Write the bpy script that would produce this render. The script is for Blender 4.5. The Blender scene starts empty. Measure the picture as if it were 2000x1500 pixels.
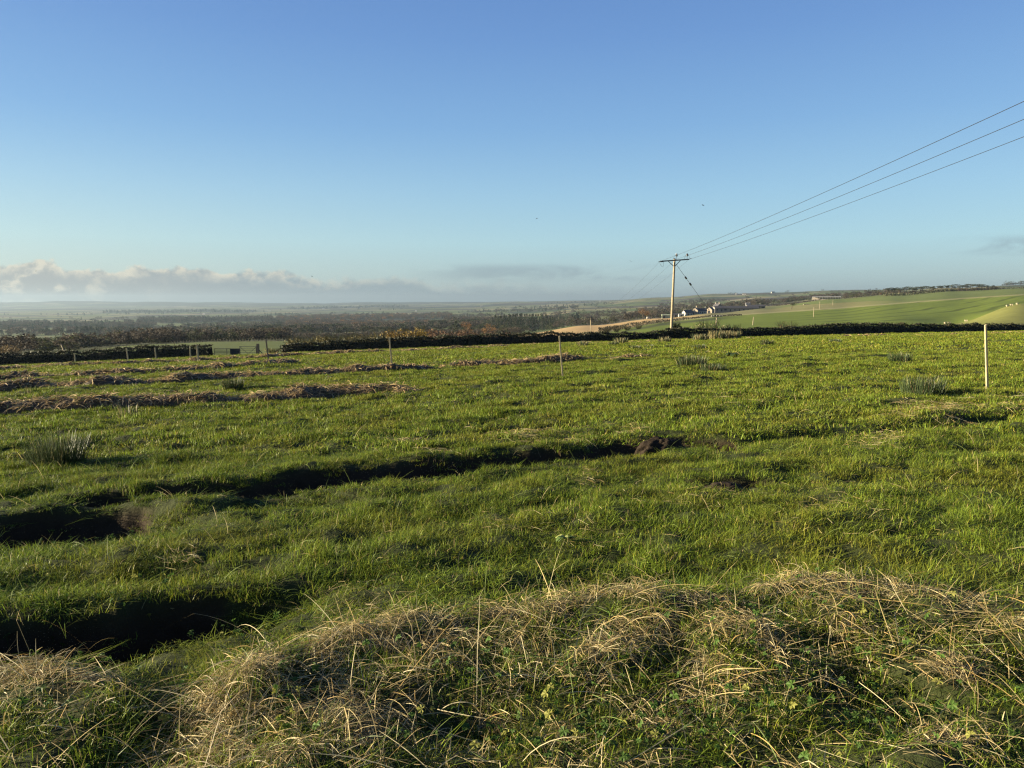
import bpy, bmesh, math, random
import numpy as np
from mathutils import Vector, Matrix, Euler

rng = np.random.default_rng(7)
random.seed(7)
SC = bpy.context.scene
COL = SC.collection

# ------------------------------------------------------------------ camera
F = 1428.0                                   # focal length in pixels of the 2000 px wide photo
PITCH = math.atan((750 - 586) / F)
CP, SP = math.cos(PITCH), math.sin(PITCH)
EYE = 1.65
cam = bpy.data.cameras.new('camera')
cam.sensor_width = 36.0
cam.lens = 36.0 * F / 2000.0
cam.clip_start = 0.1
cam.clip_end = 60000.0
cam_ob = bpy.data.objects.new('camera', cam)
COL.objects.link(cam_ob)
cam_ob.location = (0, 0, EYE)
cam_ob.rotation_euler = (math.pi / 2 - PITCH, 0, 0)
SC.camera = cam_ob

# ------------------------------------------------------------------ light
SUN_EL = math.radians(11.5)
SUN_AZ = math.atan2(-1.0, -0.03)             # measured from +Y towards +X
TO_SUN = Vector((math.sin(SUN_AZ) * math.cos(SUN_EL), math.cos(SUN_AZ) * math.cos(SUN_EL), math.sin(SUN_EL)))
sl = bpy.data.lights.new('sun', 'SUN')
sl.energy = 5.0
sl.angle = math.radians(0.53)
sl.color = (1.0, 0.86, 0.60)
so = bpy.data.objects.new('sun', sl)
COL.objects.link(so)
so.rotation_euler = TO_SUN.to_track_quat('Z', 'Y').to_euler()

SC.view_settings.view_transform = 'Standard'
SC.view_settings.look = 'None'
SC.view_settings.gamma = 1.0
EXPO = 2.25
SC.view_settings.exposure = EXPO
HAZE = 0.00009
SC.cycles.max_bounces = 6
SC.cycles.diffuse_bounces = 2
SC.cycles.transmission_bounces = 3
SC.cycles.transparent_max_bounces = 4
SC.cycles.volume_bounces = 0
SC.cycles.use_denoising = True
SC.cycles.denoising_prefilter = 'NONE'
SC.cycles.filter_width = 1.25


# ------------------------------------------------------------------ node helper
class NT:
    def __init__(self, tree):
        self.t = tree
        tree.nodes.clear()

    def n(self, typ, ins=None, **kw):
        nd = self.t.nodes.new(typ)
        for k, v in kw.items():
            setattr(nd, k, v)
        for k, v in (ins or {}).items():
            s = nd.inputs[k]
            if isinstance(v, bpy.types.NodeSocket):
                self.t.links.new(v, s)
            else:
                s.default_value = v
        return nd

    def m(self, op, a, b=0.0, c=0.0, clamp=False):
        nd = self.n('ShaderNodeMath', {0: a, 1: b, 2: c}, operation=op, use_clamp=clamp)
        return nd.outputs[0]

    def ss(self, x, lo, hi):
        nd = self.n('ShaderNodeMapRange', {'Value': x, 'From Min': lo, 'From Max': hi}, interpolation_type='SMOOTHSTEP')
        return nd.outputs[0]

    def mix(self, f, a, b, blend='MIX'):
        nd = self.n('ShaderNodeMix', None, data_type='RGBA', blend_type=blend)
        for i, v in ((0, f), (6, a), (7, b)):
            if isinstance(v, bpy.types.NodeSocket):
                self.t.links.new(v, nd.inputs[i])
            else:
                nd.inputs[i].default_value = v if i == 0 else (tuple(v) + (1,))[:4]
        return nd.outputs[2]

    def link(self, a, b):
        self.t.links.new(a, b)


# ------------------------------------------------------------------ sky
world = bpy.data.worlds.new('World')
SC.world = world
world.use_nodes = True
N = NT(world.node_tree)
sky = N.n('ShaderNodeTexSky', sky_type='NISHITA', sun_disc=False)
sky.sun_elevation = SUN_EL
sky.sun_rotation = SUN_AZ % (2 * math.pi)
sky.altitude = 120.0
sky.air_density = 1.0
sky.dust_density = 0.6
sky.ozone_density = 1.6
tc = N.n('ShaderNodeTexCoord')
sx = N.n('ShaderNodeSeparateXYZ', {0: tc.outputs['Generated']})
yy = N.m('MAXIMUM', sx.outputs[1], 0.05)
U = N.m('DIVIDE', sx.outputs[0], yy)
V = N.m('DIVIDE', sx.outputs[2], yy)
front = N.ss(sx.outputs[1], 0.1, 0.4)


def srgb(r, g, b):
    f_ = lambda c: (c / 255 / 12.92) if c <= 10 else ((c / 255 + .055) / 1.055) ** 2.4
    return (f_(r), f_(g), f_(b))


# the measured colour of this clear autumn sky by height, blended with the physical sky
zr = N.n('ShaderNodeValToRGB', {0: N.n('ShaderNodeMapRange', {'Value': sx.outputs[2], 'From Min': 0.0, 'From Max': 0.6}).outputs[0]})
stops = [(0.0, (148, 178, 194)), (0.035, (158, 194, 210)), (0.075, (163, 207, 226)), (0.14, (148, 195, 228)), (0.22, (124, 173, 223)), (0.32, (104, 150, 212)), (0.45, (84, 126, 195)), (0.60, (68, 106, 176))]
cr = zr.color_ramp
while len(cr.elements) < len(stops):
    cr.elements.new(0.5)
for e, (z_, c_) in zip(cr.elements, stops):
    e.position = z_ / 0.6
    e.color = srgb(*c_) + (1,)
side_ = N.ss(N.n('ShaderNodeVectorMath', {0: tc.outputs['Generated'], 1: TO_SUN}, operation='DOT_PRODUCT').outputs['Value'], -0.5, 1.0)
low = N.m('SUBTRACT', 1.0, N.ss(sx.outputs[2], 0.0, 0.22))
warm = N.mix(N.m('MULTIPLY', side_, N.m('MULTIPLY', low, 0.5)), zr.outputs[0], srgb(214, 226, 214))
ska = N.n('ShaderNodeVectorMath', {0: sky.outputs[0], 3: 0.24}, operation='SCALE')
skc = N.mix(0.82, ska.outputs[0], warm)
bg = N.n('ShaderNodeBackground', {'Color': skc, 'Strength': 1.0 / 2 ** EXPO})


def noise3(u, v, su, sv, off, detail=6.0, rough=0.6, dist=0.0):
    cv = N.n('ShaderNodeCombineXYZ', {0: N.m('MULTIPLY', u, su), 1: N.m('MULTIPLY', v, sv), 2: off})
    nd = N.n('ShaderNodeTexNoise', {'Vector': cv.outputs[0], 'Scale': 1.0, 'Detail': detail, 'Roughness': rough, 'Distortion': dist})
    return nd.outputs[0]


# cumulus bank low in the west
uu = N.n('ShaderNodeMapRange', {'Value': U, 'From Min': -0.9, 'From Max': 0.3}).outputs[0]
ramp = N.n('ShaderNodeValToRGB', {0: uu})
pts = [(-0.90, .042), (-0.70, .046), (-0.655, .055), (-0.60, .049), (-0.545, .041), (-0.48, .047), (-0.40, .041), (-0.31, .039),
       (-0.25, .031), (-0.20, .033), (-0.155, .038), (-0.115, .030), (-0.02, .027), (0.12, .022), (0.29, .010)]
cr = ramp.color_ramp
while len(cr.elements) < len(pts):
    cr.elements.new(0.5)
for e, (u_, t_) in zip(cr.elements, pts):
    e.position = (u_ + 0.9) / 1.2
    e.color = (t_ / .06,) * 3 + (1,)
T = N.m('MULTIPLY', ramp.outputs[0], .06)
n1 = noise3(U, V, 26.0, 40.0, 3.1, 7.0, 0.58, 0.3)
n2 = noise3(U, V, 60.0, 85.0, 8.7, 5.0, 0.55, 0.2)
n3 = noise3(U, V, 9.0, 34.0, 5.5, 5.0, 0.55, 0.4)
edge = N.m('ADD', N.m('MULTIPLY_ADD', N.m('SUBTRACT', n1, 0.5), 0.040, T), N.m('MULTIPLY', N.m('SUBTRACT', n2, 0.5), 0.010))
d = N.m('SUBTRACT', edge, V)
wide = N.ss(U, -0.45, 0.25)
mask = N.ss(d, 0.0, N.m('MULTIPLY_ADD', wide, 0.022, 0.006))
mask = N.m('MULTIPLY', mask, front)
mask = N.m('MULTIPLY', mask, N.m('SUBTRACT', 0.96, N.m('MULTIPLY', wide, 0.5)))
lit = N.m('MULTIPLY', N.m('SUBTRACT', 1.0, N.ss(d, 0.002, 0.020)), N.ss(n2, 0.34, 0.58))
lit2 = N.m('MULTIPLY', N.ss(n1, 0.50, 0.66), N.ss(U, -0.42, -0.66))
lit = N.m('MAXIMUM', lit, N.m('MULTIPLY', lit2, 0.9))
lit = N.m('MULTIPLY', lit, N.m('SUBTRACT', 1.0, N.m('MULTIPLY', wide, 0.75)))
base_c = N.mix(N.ss(U, -0.75, -0.1), (0.430, 0.455, 0.445), (0.300, 0.382, 0.425))
cl_c = N.mix(lit, base_c, (0.800, 0.760, 0.620))
cb = N.n('ShaderNodeBackground', {'Color': cl_c, 'Strength': 1.0 / 2 ** EXPO})
mx = N.n('ShaderNodeMixShader', {0: mask, 1: bg.outputs[0], 2: cb.outputs[0]})
# thin grey stratus streaks
ba = N.m('MULTIPLY', N.ss(V, 0.020, 0.034), N.m('SUBTRACT', 1.0, N.ss(V, 0.040, 0.052)))
ba = N.m('MULTIPLY', ba, N.m('MULTIPLY', N.ss(U, -0.16, -0.02), N.m('SUBTRACT', 1.0, N.ss(U, 0.12, 0.26))))
bb = N.m('MULTIPLY', N.ss(V, 0.056, 0.068), N.m('SUBTRACT', 1.0, N.ss(V, 0.074, 0.092)))
bb = N.m('MULTIPLY', bb, N.ss(U, 0.55, 0.69))
st = N.m('MULTIPLY', N.m('MAXIMUM', ba, bb), N.ss(n3, 0.42, 0.60))
st = N.m('MULTIPLY', st, N.m('MULTIPLY', front, 0.5))
sb = N.n('ShaderNodeBackground', {'Color': (0.262, 0.335, 0.395, 1), 'Strength': 1.0 / 2 ** EXPO})
mx2 = N.n('ShaderNodeMixShader', {0: st, 1: mx.outputs[0], 2: sb.outputs[0]})
N.link(mx2.outputs[0], N.n('ShaderNodeOutputWorld').inputs[0])


# ------------------------------------------------------------------ numeric helpers
def ray(px, py):
    u = (px - 1000) / F
    v = (750 - py) / F
    return np.array([u, CP + v * SP, v * CP - SP])


def at(px, py, Y):
    r = ray(px, py)
    t = Y / r[1]
    return np.array([r[0] * t, Y, EYE + r[2] * t])


_perm = np.random.default_rng(3).permutation(512)
_gr = np.random.default_rng(4).normal(size=(512, 2))
_gr /= np.linalg.norm(_gr, axis=1)[:, None]


def perlin(x, y, seed=0):
    x = np.asarray(x, float)
    y = np.asarray(y, float)
    xi = np.floor(x).astype(int)
    yi = np.floor(y).astype(int)
    xf = x - xi
    yf = y - yi
    u = xf * xf * xf * (xf * (xf * 6 - 15) + 10)
    v = yf * yf * yf * (yf * (yf * 6 - 15) + 10)

    def g(ix, iy, dx, dy):
        h = _perm[(_perm[(ix + seed * 37) & 511] + iy) & 511]
        return _gr[h, 0] * dx + _gr[h, 1] * dy
    a = g(xi, yi, xf, yf)
    b = g(xi + 1, yi, xf - 1, yf)
    c = g(xi, yi + 1, xf, yf - 1)
    e = g(xi + 1, yi + 1, xf - 1, yf - 1)
    return (a + u * (b - a)) * (1 - v) + (c + u * (e - c)) * v * 1.0


def fbm(x, y, octs=4, seed=0, gain=0.5):
    s = 0
    a = 1.0
    for i in range(octs):
        s = s + a * perlin(np.asarray(x) * 2 ** i, np.asarray(y) * 2 ** i, seed + i)
        a *= gain
    return s


def sstep(x, a, b):
    t = np.clip((np.asarray(x, float) - a) / (b - a), 0, 1)
    return t * t * (3 - 2 * t)


# ------------------------------------------------------------------ mesh helpers
def mesh_np(name, verts, faces, tint=None, smooth=False, attrs=None):
    me = bpy.data.meshes.new(name)
    verts = np.asarray(verts, np.float32)
    faces = np.asarray(faces, np.int32)
    k = faces.shape[1]
    me.vertices.add(len(verts))
    me.vertices.foreach_set('co', verts.ravel())
    me.loops.add(faces.size)
    me.loops.foreach_set('vertex_index', faces.ravel())
    me.polygons.add(len(faces))
    me.polygons.foreach_set('loop_start', np.arange(0, faces.size, k, dtype=np.int32))
    me.polygons.foreach_set('use_smooth', np.full(len(faces), smooth))
    me.update(calc_edges=True)
    if tint is not None:
        a = me.attributes.new('tint', 'FLOAT_COLOR', 'POINT')
        c = np.ones((len(verts), 4), np.float32)
        c[:, :3] = tint
        a.data.foreach_set('color', c.ravel())
    for nm, vals in (attrs or {}).items():
        a = me.attributes.new(nm, 'FLOAT', 'POINT')
        a.data.foreach_set('value', np.asarray(vals, np.float32))
    return me


def add(name, me, mats=None, parent=None, loc=None, rot=None, scale=None):
    o = bpy.data.objects.new(name, me)
    COL.objects.link(o)
    if mats is not None:
        for m_ in (mats if isinstance(mats, (list, tuple)) else [mats]):
            me.materials.append(m_)
    if parent is not None:
        o.parent = parent
    if loc is not None:
        o.location = loc
    if rot is not None:
        o.rotation_euler = rot
    if scale is not None:
        o.scale = scale if not np.isscalar(scale) else (scale,) * 3
    return o


def tag(o, label=None, cat=None, group=None, kind=None):
    if label:
        o['label'] = label
    if cat:
        o['category'] = cat
    if group:
        o['group'] = group
    if kind:
        o['kind'] = kind
    return o


def thing(name, label, cat, loc=(0, 0, 0), rotz=0.0, group=None, scale=1.0):
    o = bpy.data.objects.new(name, None)
    COL.objects.link(o)
    o.location = loc
    o.rotation_euler = (0, 0, rotz)
    o.scale = (scale,) * 3
    o.empty_display_size = 0.3
    return tag(o, label, cat, group)


def grid_faces(nr, nc):
    i = np.arange(nr - 1)[:, None] * nc + np.arange(nc - 1)[None, :]
    i = i.ravel()
    return np.stack([i, i + 1, i + nc + 1, i + nc], 1)


def ribbons(P, width, side):
    """P [n,k,3] strands -> flat ribbons; width [n,k]; side [n,3]"""
    n, k, _ = P.shape
    off = side[:, None, :] * width[:, :, None] * 0.5
    V = np.stack([P - off, P + off], 2).reshape(n * k * 2, 3)
    b = (np.arange(n) * k * 2)[:, None] + (np.arange(k - 1) * 2)[None, :]
    b = b.ravel()
    Fc = np.stack([b, b + 1, b + 3, b + 2], 1)
    return V, Fc


def tube(P, R, sides=8, cap=True):
    P = np.asarray(P, float)
    n = len(P)
    R = np.broadcast_to(np.asarray(R, float), (n,))
    T_ = np.gradient(P, axis=0) if n > 2 else np.repeat((P[-1] - P[0])[None], n, 0)
    T_ /= np.linalg.norm(T_, axis=1)[:, None]
    ref = np.array([0, 0, 1.0]) if abs(T_[0][2]) < 0.9 else np.array([1.0, 0, 0])
    A = np.cross(T_, ref)
    A /= np.linalg.norm(A, axis=1)[:, None]
    B = np.cross(T_, A)
    th = np.linspace(0, 2 * math.pi, sides, endpoint=False)
    V = P[:, None] + R[:, None, None] * (A[:, None] * np.cos(th)[None, :, None] + B[:, None] * np.sin(th)[None, :, None])
    V = V.reshape(-1, 3)
    f = []
    for i in range(n - 1):
        for j in range(sides):
            f.append((i * sides + j, i * sides + (j + 1) % sides, (i + 1) * sides + (j + 1) % sides, (i + 1) * sides + j))
    V = list(map(tuple, V))
    if cap:
        for base, p in ((0, P[0]), ((n - 1) * sides, P[-1])):
            c = len(V)
            V.append(tuple(p))
            for j in range(sides):
                f.append((base + j, base + (j + 1) % sides, c, c))
    return V, f


class MB:
    def __init__(self):
        self.v, self.f = [], []

    def add(self, V, Fc):
        o = len(self.v)
        self.v.extend(map(tuple, V))
        for q in Fc:
            q = [int(i) + o for i in q]
            if len(q) == 4 and q[2] == q[3]:
                q = q[:3]
            self.f.append(q)
        return self

    def tube(self, P, R, sides=8):
        return self.add(*tube(P, R, sides))

    def box(self, c, s, rot=None):
        hx, hy, hz = s[0] / 2, s[1] / 2, s[2] / 2
        V = np.array([(x, y, z) for z in (-hz, hz) for y in (-hy, hy) for x in (-hx, hx)], float)
        if rot is not None:
            V = V @ np.array(Euler(rot).to_matrix()).T
        V = V + np.array(c)
        return self.add(V, [(0, 2, 3, 1), (4, 5, 7, 6), (0, 1, 5, 4), (1, 3, 7, 5), (3, 2, 6, 7), (2, 0, 4, 6)])

    def mesh(self, name, smooth=False):
        me = bpy.data.meshes.new(name)
        me.from_pydata(self.v, [], self.f)
        me.update()
        for p in me.polygons:
            p.use_smooth = smooth
        return me

    def build(self, name, mat, parent=None, smooth=False, **kw):
        return add(name, self.mesh(name, smooth), mat, parent, **kw)


def merge(parts):
    """[(V,F,tint)] -> V,F,tint"""
    Vs, Fs, Ts = [], [], []
    o = 0
    for V, Fc, t in parts:
        V = np.asarray(V, np.float32)
        Vs.append(V)
        Fs.append(np.asarray(Fc) + o)
        Ts.append(np.broadcast_to(np.asarray(t, np.float32), V.shape))
        o += len(V)
    return np.concatenate(Vs), np.concatenate(Fs), np.concatenate(Ts)


# ------------------------------------------------------------------ materials
def mat_simple(name, col, rough=0.7, spec=0.3, var=0.25, scale=6.0, metal=0.0, bump=0.0):
    m_ = bpy.data.materials.new(name)
    m_.use_nodes = True
    n_ = NT(m_.node_tree)
    tc_ = n_.n('ShaderNodeTexCoord')
    no = n_.n('ShaderNodeTexNoise', {'Vector': tc_.outputs['Object'], 'Scale': scale, 'Detail': 6.0, 'Roughness': 0.65})
    k = n_.n('ShaderNodeMapRange', {'Value': no.outputs[0], 'From Min': 0.3, 'From Max': 0.7, 'To Min': 1 - var, 'To Max': 1 + var})
    hs = n_.n('ShaderNodeHueSaturation', {'Color': tuple(col) + (1,), 'Value': k.outputs[0]})
    p = n_.n('ShaderNodeBsdfPrincipled', {'Base Color': hs.outputs[0], 'Roughness': rough, 'Metallic': metal, 'Specular IOR Level': spec})
    if bump:
        b = n_.n('ShaderNodeBump', {'Height': no.outputs[0], 'Strength': bump, 'Distance': 0.05})
        n_.link(b.outputs[0], p.inputs['Normal'])
    n_.link(p.outputs[0], n_.n('ShaderNodeOutputMaterial').inputs[0])
    return m_


def mat_leaf(name, transl=0.35, rand=0.35, spec=0.25, rough=0.5, gain=1.0, patch=None, sat=1.0):
    """blade / leaf / straw: vertex tint, a random brightness per copy, light passing through"""
    m_ = bpy.data.materials.new(name)
    m_.use_nodes = True
    n_ = NT(m_.node_tree)
    at_ = n_.n('ShaderNodeAttribute', attribute_name='tint')
    oi = n_.n('ShaderNodeObjectInfo')
    k = n_.n('ShaderNodeMapRange', {'Value': oi.outputs['Random'], 'To Min': gain * (1 - rand), 'To Max': gain * (1 + rand)})
    hs = n_.n('ShaderNodeHueSaturation', {'Color': at_.outputs['Color'], 'Value': k.outputs[0], 'Saturation': sat})
    col = hs.outputs[0]
    if patch:
        ge = n_.n('ShaderNodeNewGeometry')
        no = n_.n('ShaderNodeTexNoise', {'Vector': ge.outputs['Position'], 'Scale': patch[1], 'Detail': 4.0, 'Roughness': 0.6})
        f_ = n_.ss(no.outputs[0], 0.45, 0.68)
        col = n_.mix(n_.m('MULTIPLY', f_, patch[2]), col, patch[0], 'MIX')
    p = n_.n('ShaderNodeBsdfPrincipled', {'Base Color': col, 'Roughness': rough, 'Specular IOR Level': spec})
    tr = n_.n('ShaderNodeBsdfTranslucent', {'Color': col})
    mxs = n_.n('ShaderNodeMixShader', {0: transl, 1: p.outputs[0], 2: tr.outputs[0]})
    n_.link(mxs.outputs[0], n_.n('ShaderNodeOutputMaterial').inputs[0])
    return m_


def mat_ground(name, n1s, n2s, rough=0.95, bump=0.0, stripes=False):
    m_ = bpy.data.materials.new(name)
    m_.use_nodes = True
    n_ = NT(m_.node_tree)
    at_ = n_.n('ShaderNodeAttribute', attribute_name='tint')
    ge = n_.n('ShaderNodeNewGeometry')
    a = n_.n('ShaderNodeTexNoise', {'Vector': ge.outputs['Position'], 'Scale': n1s, 'Detail': 8.0, 'Roughness': 0.65})
    b = n_.n('ShaderNodeTexNoise', {'Vector': ge.outputs['Position'], 'Scale': n2s, 'Detail': 4.0, 'Roughness': 0.6})
    v = n_.m('ADD', n_.m('MULTIPLY', a.outputs[0], 0.9), n_.m('MULTIPLY', b.outputs[0], 0.6))
    v = n_.m('ADD', v, 0.25)
    if stripes:
        sa = n_.n('ShaderNodeAttribute', attribute_name='rows')
        wn = n_.n('ShaderNodeTexNoise', {'Vector': ge.outputs['Position'], 'Scale': 0.012, 'Detail': 3.0})
        sp = n_.n('ShaderNodeSeparateXYZ', {0: ge.outputs['Position']})
        ph = n_.m('ADD', n_.m('ADD', n_.m('MULTIPLY', sp.outputs[0], 0.73), n_.m('MULTIPLY', sp.outputs[1], -0.69)),
                  n_.m('MULTIPLY', wn.outputs[0], 12.0))
        wv = n_.m('SINE', n_.m('MULTIPLY', ph, 2 * math.pi / 19.0))
        wv2 = n_.m('SINE', n_.m('MULTIPLY', ph, 2 * math.pi / 7.3))
        q = n_.m('ADD', n_.m('MULTIPLY', n_.ss(wv, 0.50, 1.0), 0.48), n_.m('MULTIPLY', wv2, 0.07))
        q = n_.m('MULTIPLY', q, n_.m('MULTIPLY', sa.outputs['Fac'], n_.ss(b.outputs[0], 0.35, 0.6)))
        v = n_.m('MULTIPLY', v, n_.m('SUBTRACT', 1.0, q))
    hs = n_.n('ShaderNodeHueSaturation', {'Color': at_.outputs['Color'], 'Value': v})
    p = n_.n('ShaderNodeBsdfPrincipled', {'Base Color': hs.outputs[0], 'Roughness': rough, 'Specular IOR Level': 0.1})
    if bump:
        bp = n_.n('ShaderNodeBump', {'Height': a.outputs[0], 'Strength': 0.7, 'Distance': bump})
        n_.link(bp.outputs[0], p.inputs['Normal'])
    n_.link(p.outputs[0], n_.n('ShaderNodeOutputMaterial').inputs[0])
    return m_


M_FIELD = mat_ground('field_soil', 9.0, 0.6, bump=0.06)
M_VALLEY = mat_ground('valley_land', 0.25, 0.01, stripes=True)
M_GRASS = mat_leaf('grass_blade', 0.30, 0.30, 0.12, 0.5, patch=((0.190, 0.165, 0.022), 0.70, 0.40))
M_STRAW = mat_leaf('dry_straw', 0.25, 0.0, 0.25, 0.55)
M_WEED = mat_leaf('weed_leaf', 0.35, 0.0, 0.12, 0.6)
M_RUSH = mat_leaf('rush_stem', 0.20, 0.15, 0.3, 0.45)
M_HEDGE = mat_leaf('hedge_leaf', 0.15, 0.0, 0.2, 0.6)
M_CROWN = mat_leaf('tree_leaf', 0.25, 0.30, 0.15, 0.7)
M_BARK = mat_simple('bark', (0.06, 0.048, 0.038), 0.9, 0.1, 0.4, 4.0)
M_POLE = mat_simple('pole_wood', (0.22, 0.18, 0.12), 0.85, 0.15, 0.30, 3.0, bump=0.3)
M_STAKE = mat_simple('stake_wood', (0.27, 0.225, 0.135), 0.8, 0.2, 0.25, 12.0)
M_OLDWOOD = mat_simple('weathered_wood', (0.10, 0.085, 0.065), 0.9, 0.1, 0.4, 8.0)
M_STEEL = mat_simple('dark_steel', (0.045, 0.047, 0.05), 0.55, 0.4, 0.25, 10.0, metal=0.3)
M_GALV = mat_simple('galvanised_steel', (0.030, 0.031, 0.034), 0.6, 0.3, 0.2, 10.0, metal=0.2)
M_WIRE = mat_simple('wire', (0.015, 0.015, 0.016), 0.5, 0.4, 0.1, 2.0)
M_CERAM = mat_simple('brown_ceramic', (0.022, 0.018, 0.018), 0.25, 0.5, 0.2, 8.0)
M_WHITE = mat_simple('white_render', (0.33, 0.31, 0.27), 0.85, 0.1, 0.12, 0.6)
M_CREAM = mat_simple('cream_render', (0.32, 0.265, 0.20), 0.85, 0.1, 0.15, 0.6)
M_STONE = mat_simple('grey_stone', (0.22, 0.19, 0.16), 0.9, 0.1, 0.3, 1.5)
M_SLATE = mat_simple('slate_roof', (0.055, 0.052, 0.055), 0.7, 0.3, 0.25, 1.0)
M_SHEET = mat_simple('sheet_roof', (0.16, 0.16, 0.165), 0.6, 0.3, 0.2, 0.8)
M_GREENSHED = mat_simple('green_cladding', (0.27, 0.30, 0.20), 0.7, 0.2, 0.2, 0.8)
M_DARK = mat_simple('dark_opening', (0.02, 0.02, 0.022), 0.4, 0.4, 0.2, 2.0)
M_WOOL = mat_simple('wool', (0.29, 0.25, 0.17), 0.95, 0.05, 0.15, 8.0)
M_BIRD = mat_simple('black_feathers', (0.012, 0.012, 0.014), 0.6, 0.3, 0.2, 5.0)

# ------------------------------------------------------------------ field height
CF = np.array([0.08068104, 0.02843436, -0.02684292, -0.00712034 / 50, 0.00370506 / 50, -0.00974202 / 50])


def h_base(x, y):
    return CF[0] + CF[1] * x + CF[2] * y + CF[3] * x * x + CF[4] * x * y + CF[5] * y * y


def hit(px, py):
    """where the view ray through a pixel meets the smooth field"""
    r = ray(px, py)
    lo, hi = 1.2, 400.0
    f_ = lambda Y: EYE + r[2] * Y / r[1] - h_base(r[0] * Y / r[1], Y)
    ys = np.geomspace(lo, hi, 500)
    v = f_(ys)
    k = int(np.argmax(v < 0)) if (v < 0).any() else len(ys) - 1
    lo, hi = ys[max(k - 1, 0)], ys[k]
    for _ in range(40):
        md = (lo + hi) / 2
        if f_(md) > 0:
            lo = md
        else:
            hi = md
    return np.array([r[0] * lo / r[1], lo])


def poly_dist(x, y, P):
    """signed distance to an open polyline (positive = beyond it, away from the camera), and the 0..1 position along it"""
    x = np.asarray(x, float)
    y = np.asarray(y, float)
    best = np.full(x.shape, 1e9)
    sg = np.ones(x.shape)
    tt = np.zeros(x.shape)
    seg = np.linalg.norm(np.diff(P, axis=0), axis=1)
    cum = np.concatenate([[0], np.cumsum(seg)])
    for i in range(len(P) - 1):
        a, b = P[i], P[i + 1]
        dx, dy = b - a
        L2 = dx * dx + dy * dy
        t = np.clip(((x - a[0]) * dx + (y - a[1]) * dy) / L2, 0, 1)
        qx = x - (a[0] + t * dx)
        qy = y - (a[1] + t * dy)
        dd = np.hypot(qx, qy)
        s = np.sign(dx * qy - dy * qx)
        m_ = dd < best
        best = np.where(m_, dd, best)
        sg = np.where(m_, s, sg)
        tt = np.where(m_, (cum[i] + t * seg[i]) / cum[-1], tt)
    return best * sg, tt


def P_(lst):
    return np.array([hit(a, b) for a, b in lst])


# trenches: far lip / near lip measured on the picture give centre and width on the ground
DITCH = []
for far, near, depth, soil in [
    ([(-160, 1228), (0, 1212), (100, 1200), (230, 1190), (320, 1158), (450, 1146), (560, 1138), (640, 1136), (700, 1134)],
     [(-160, 1310), (0, 1292), (100, 1280), (230, 1268), (320, 1254), (450, 1228), (560, 1196), (640, 1168), (700, 1146)], 0.44, 1.0),
    ([(-160, 1022), (0, 1008), (60, 992), (150, 990), (230, 993), (300, 998), (360, 1002), (450, 1006)],
     [(-160, 1085), (0, 1072), (60, 1060), (150, 1050), (230, 1042), (300, 1030), (360, 1024), (450, 1014)], 0.34, 1.0),
    ([(70, 974), (150, 967), (260, 958), (400, 944), (500, 938), (600, 916), (690, 908), (760, 902), (850, 892), (930, 886), (1000, 880), (1080, 874), (1180, 868), (1230, 846), (1330, 842), (1410, 848), (1490, 862)],
     [(70, 986), (150, 984), (260, 978), (400, 964), (500, 957), (600, 950), (690, 940), (760, 932), (850, 924), (930, 918), (1000, 910), (1080, 902), (1180, 896), (1230, 890), (1330, 886), (1410, 882), (1490, 872)], 0.28, 1.0),
    ([(740, 862), (800, 852), (880, 842), (960, 830), (1050, 824), (1130, 822), (1200, 826)],
     [(740, 866), (800, 860), (880, 852), (960, 846), (1050, 842), (1130, 836), (1200, 830)], 0.17, 0.3),
    ([(1400, 858), (1500, 846), (1620, 838), (1760, 832), (1880, 818), (1980, 800), (2100, 792)],
     [(1400, 868), (1500, 862), (1620, 854), (1760, 846), (1880, 834), (1980, 812), (2100, 802)], 0.13, 0.0),
    ([(1340, 940), (1420, 936), (1480, 934), (1530, 938)], [(1340, 948), (1420, 954), (1480, 954), (1530, 948)], 0.10, 0.9),
    ([(0, 880), (200, 872), (420, 880), (560, 872)], [(0, 886), (200, 884), (420, 890), (560, 878)], 0.06, 0.0),
    ([(380, 1090), (520, 1066), (700, 1055), (820, 1040)], [(380, 1104), (520, 1084), (700, 1072), (820, 1050)], 0.10, 0.0),
    ([(430, 968), (520, 962), (640, 960), (760, 962), (860, 955)], [(430, 1000), (520, 998), (640, 990), (760, 980), (860, 962)], 0.13, 0.0),
    ([(700, 1135), (830, 1118), (1000, 1098), (1160, 1080), (1290, 1075)], [(700, 1150), (830, 1138), (1000, 1118), (1160, 1096), (1290, 1084)], 0.09, 0.0),
]:
    A_, B_ = P_(far), P_(near)
    wd = np.maximum(np.linalg.norm(A_ - B_, axis=1), 0.05)
    if depth > 0.2:
        dv_ = (A_ - B_) / wd[:, None]
        ex_ = 0.14 if depth > .4 else 0.30
        B_ = B_ - dv_ * ex_
        wd = wd + ex_
    DITCH.append((B_, A_, wd, depth, soil, far[0][0] < 0))


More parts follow.
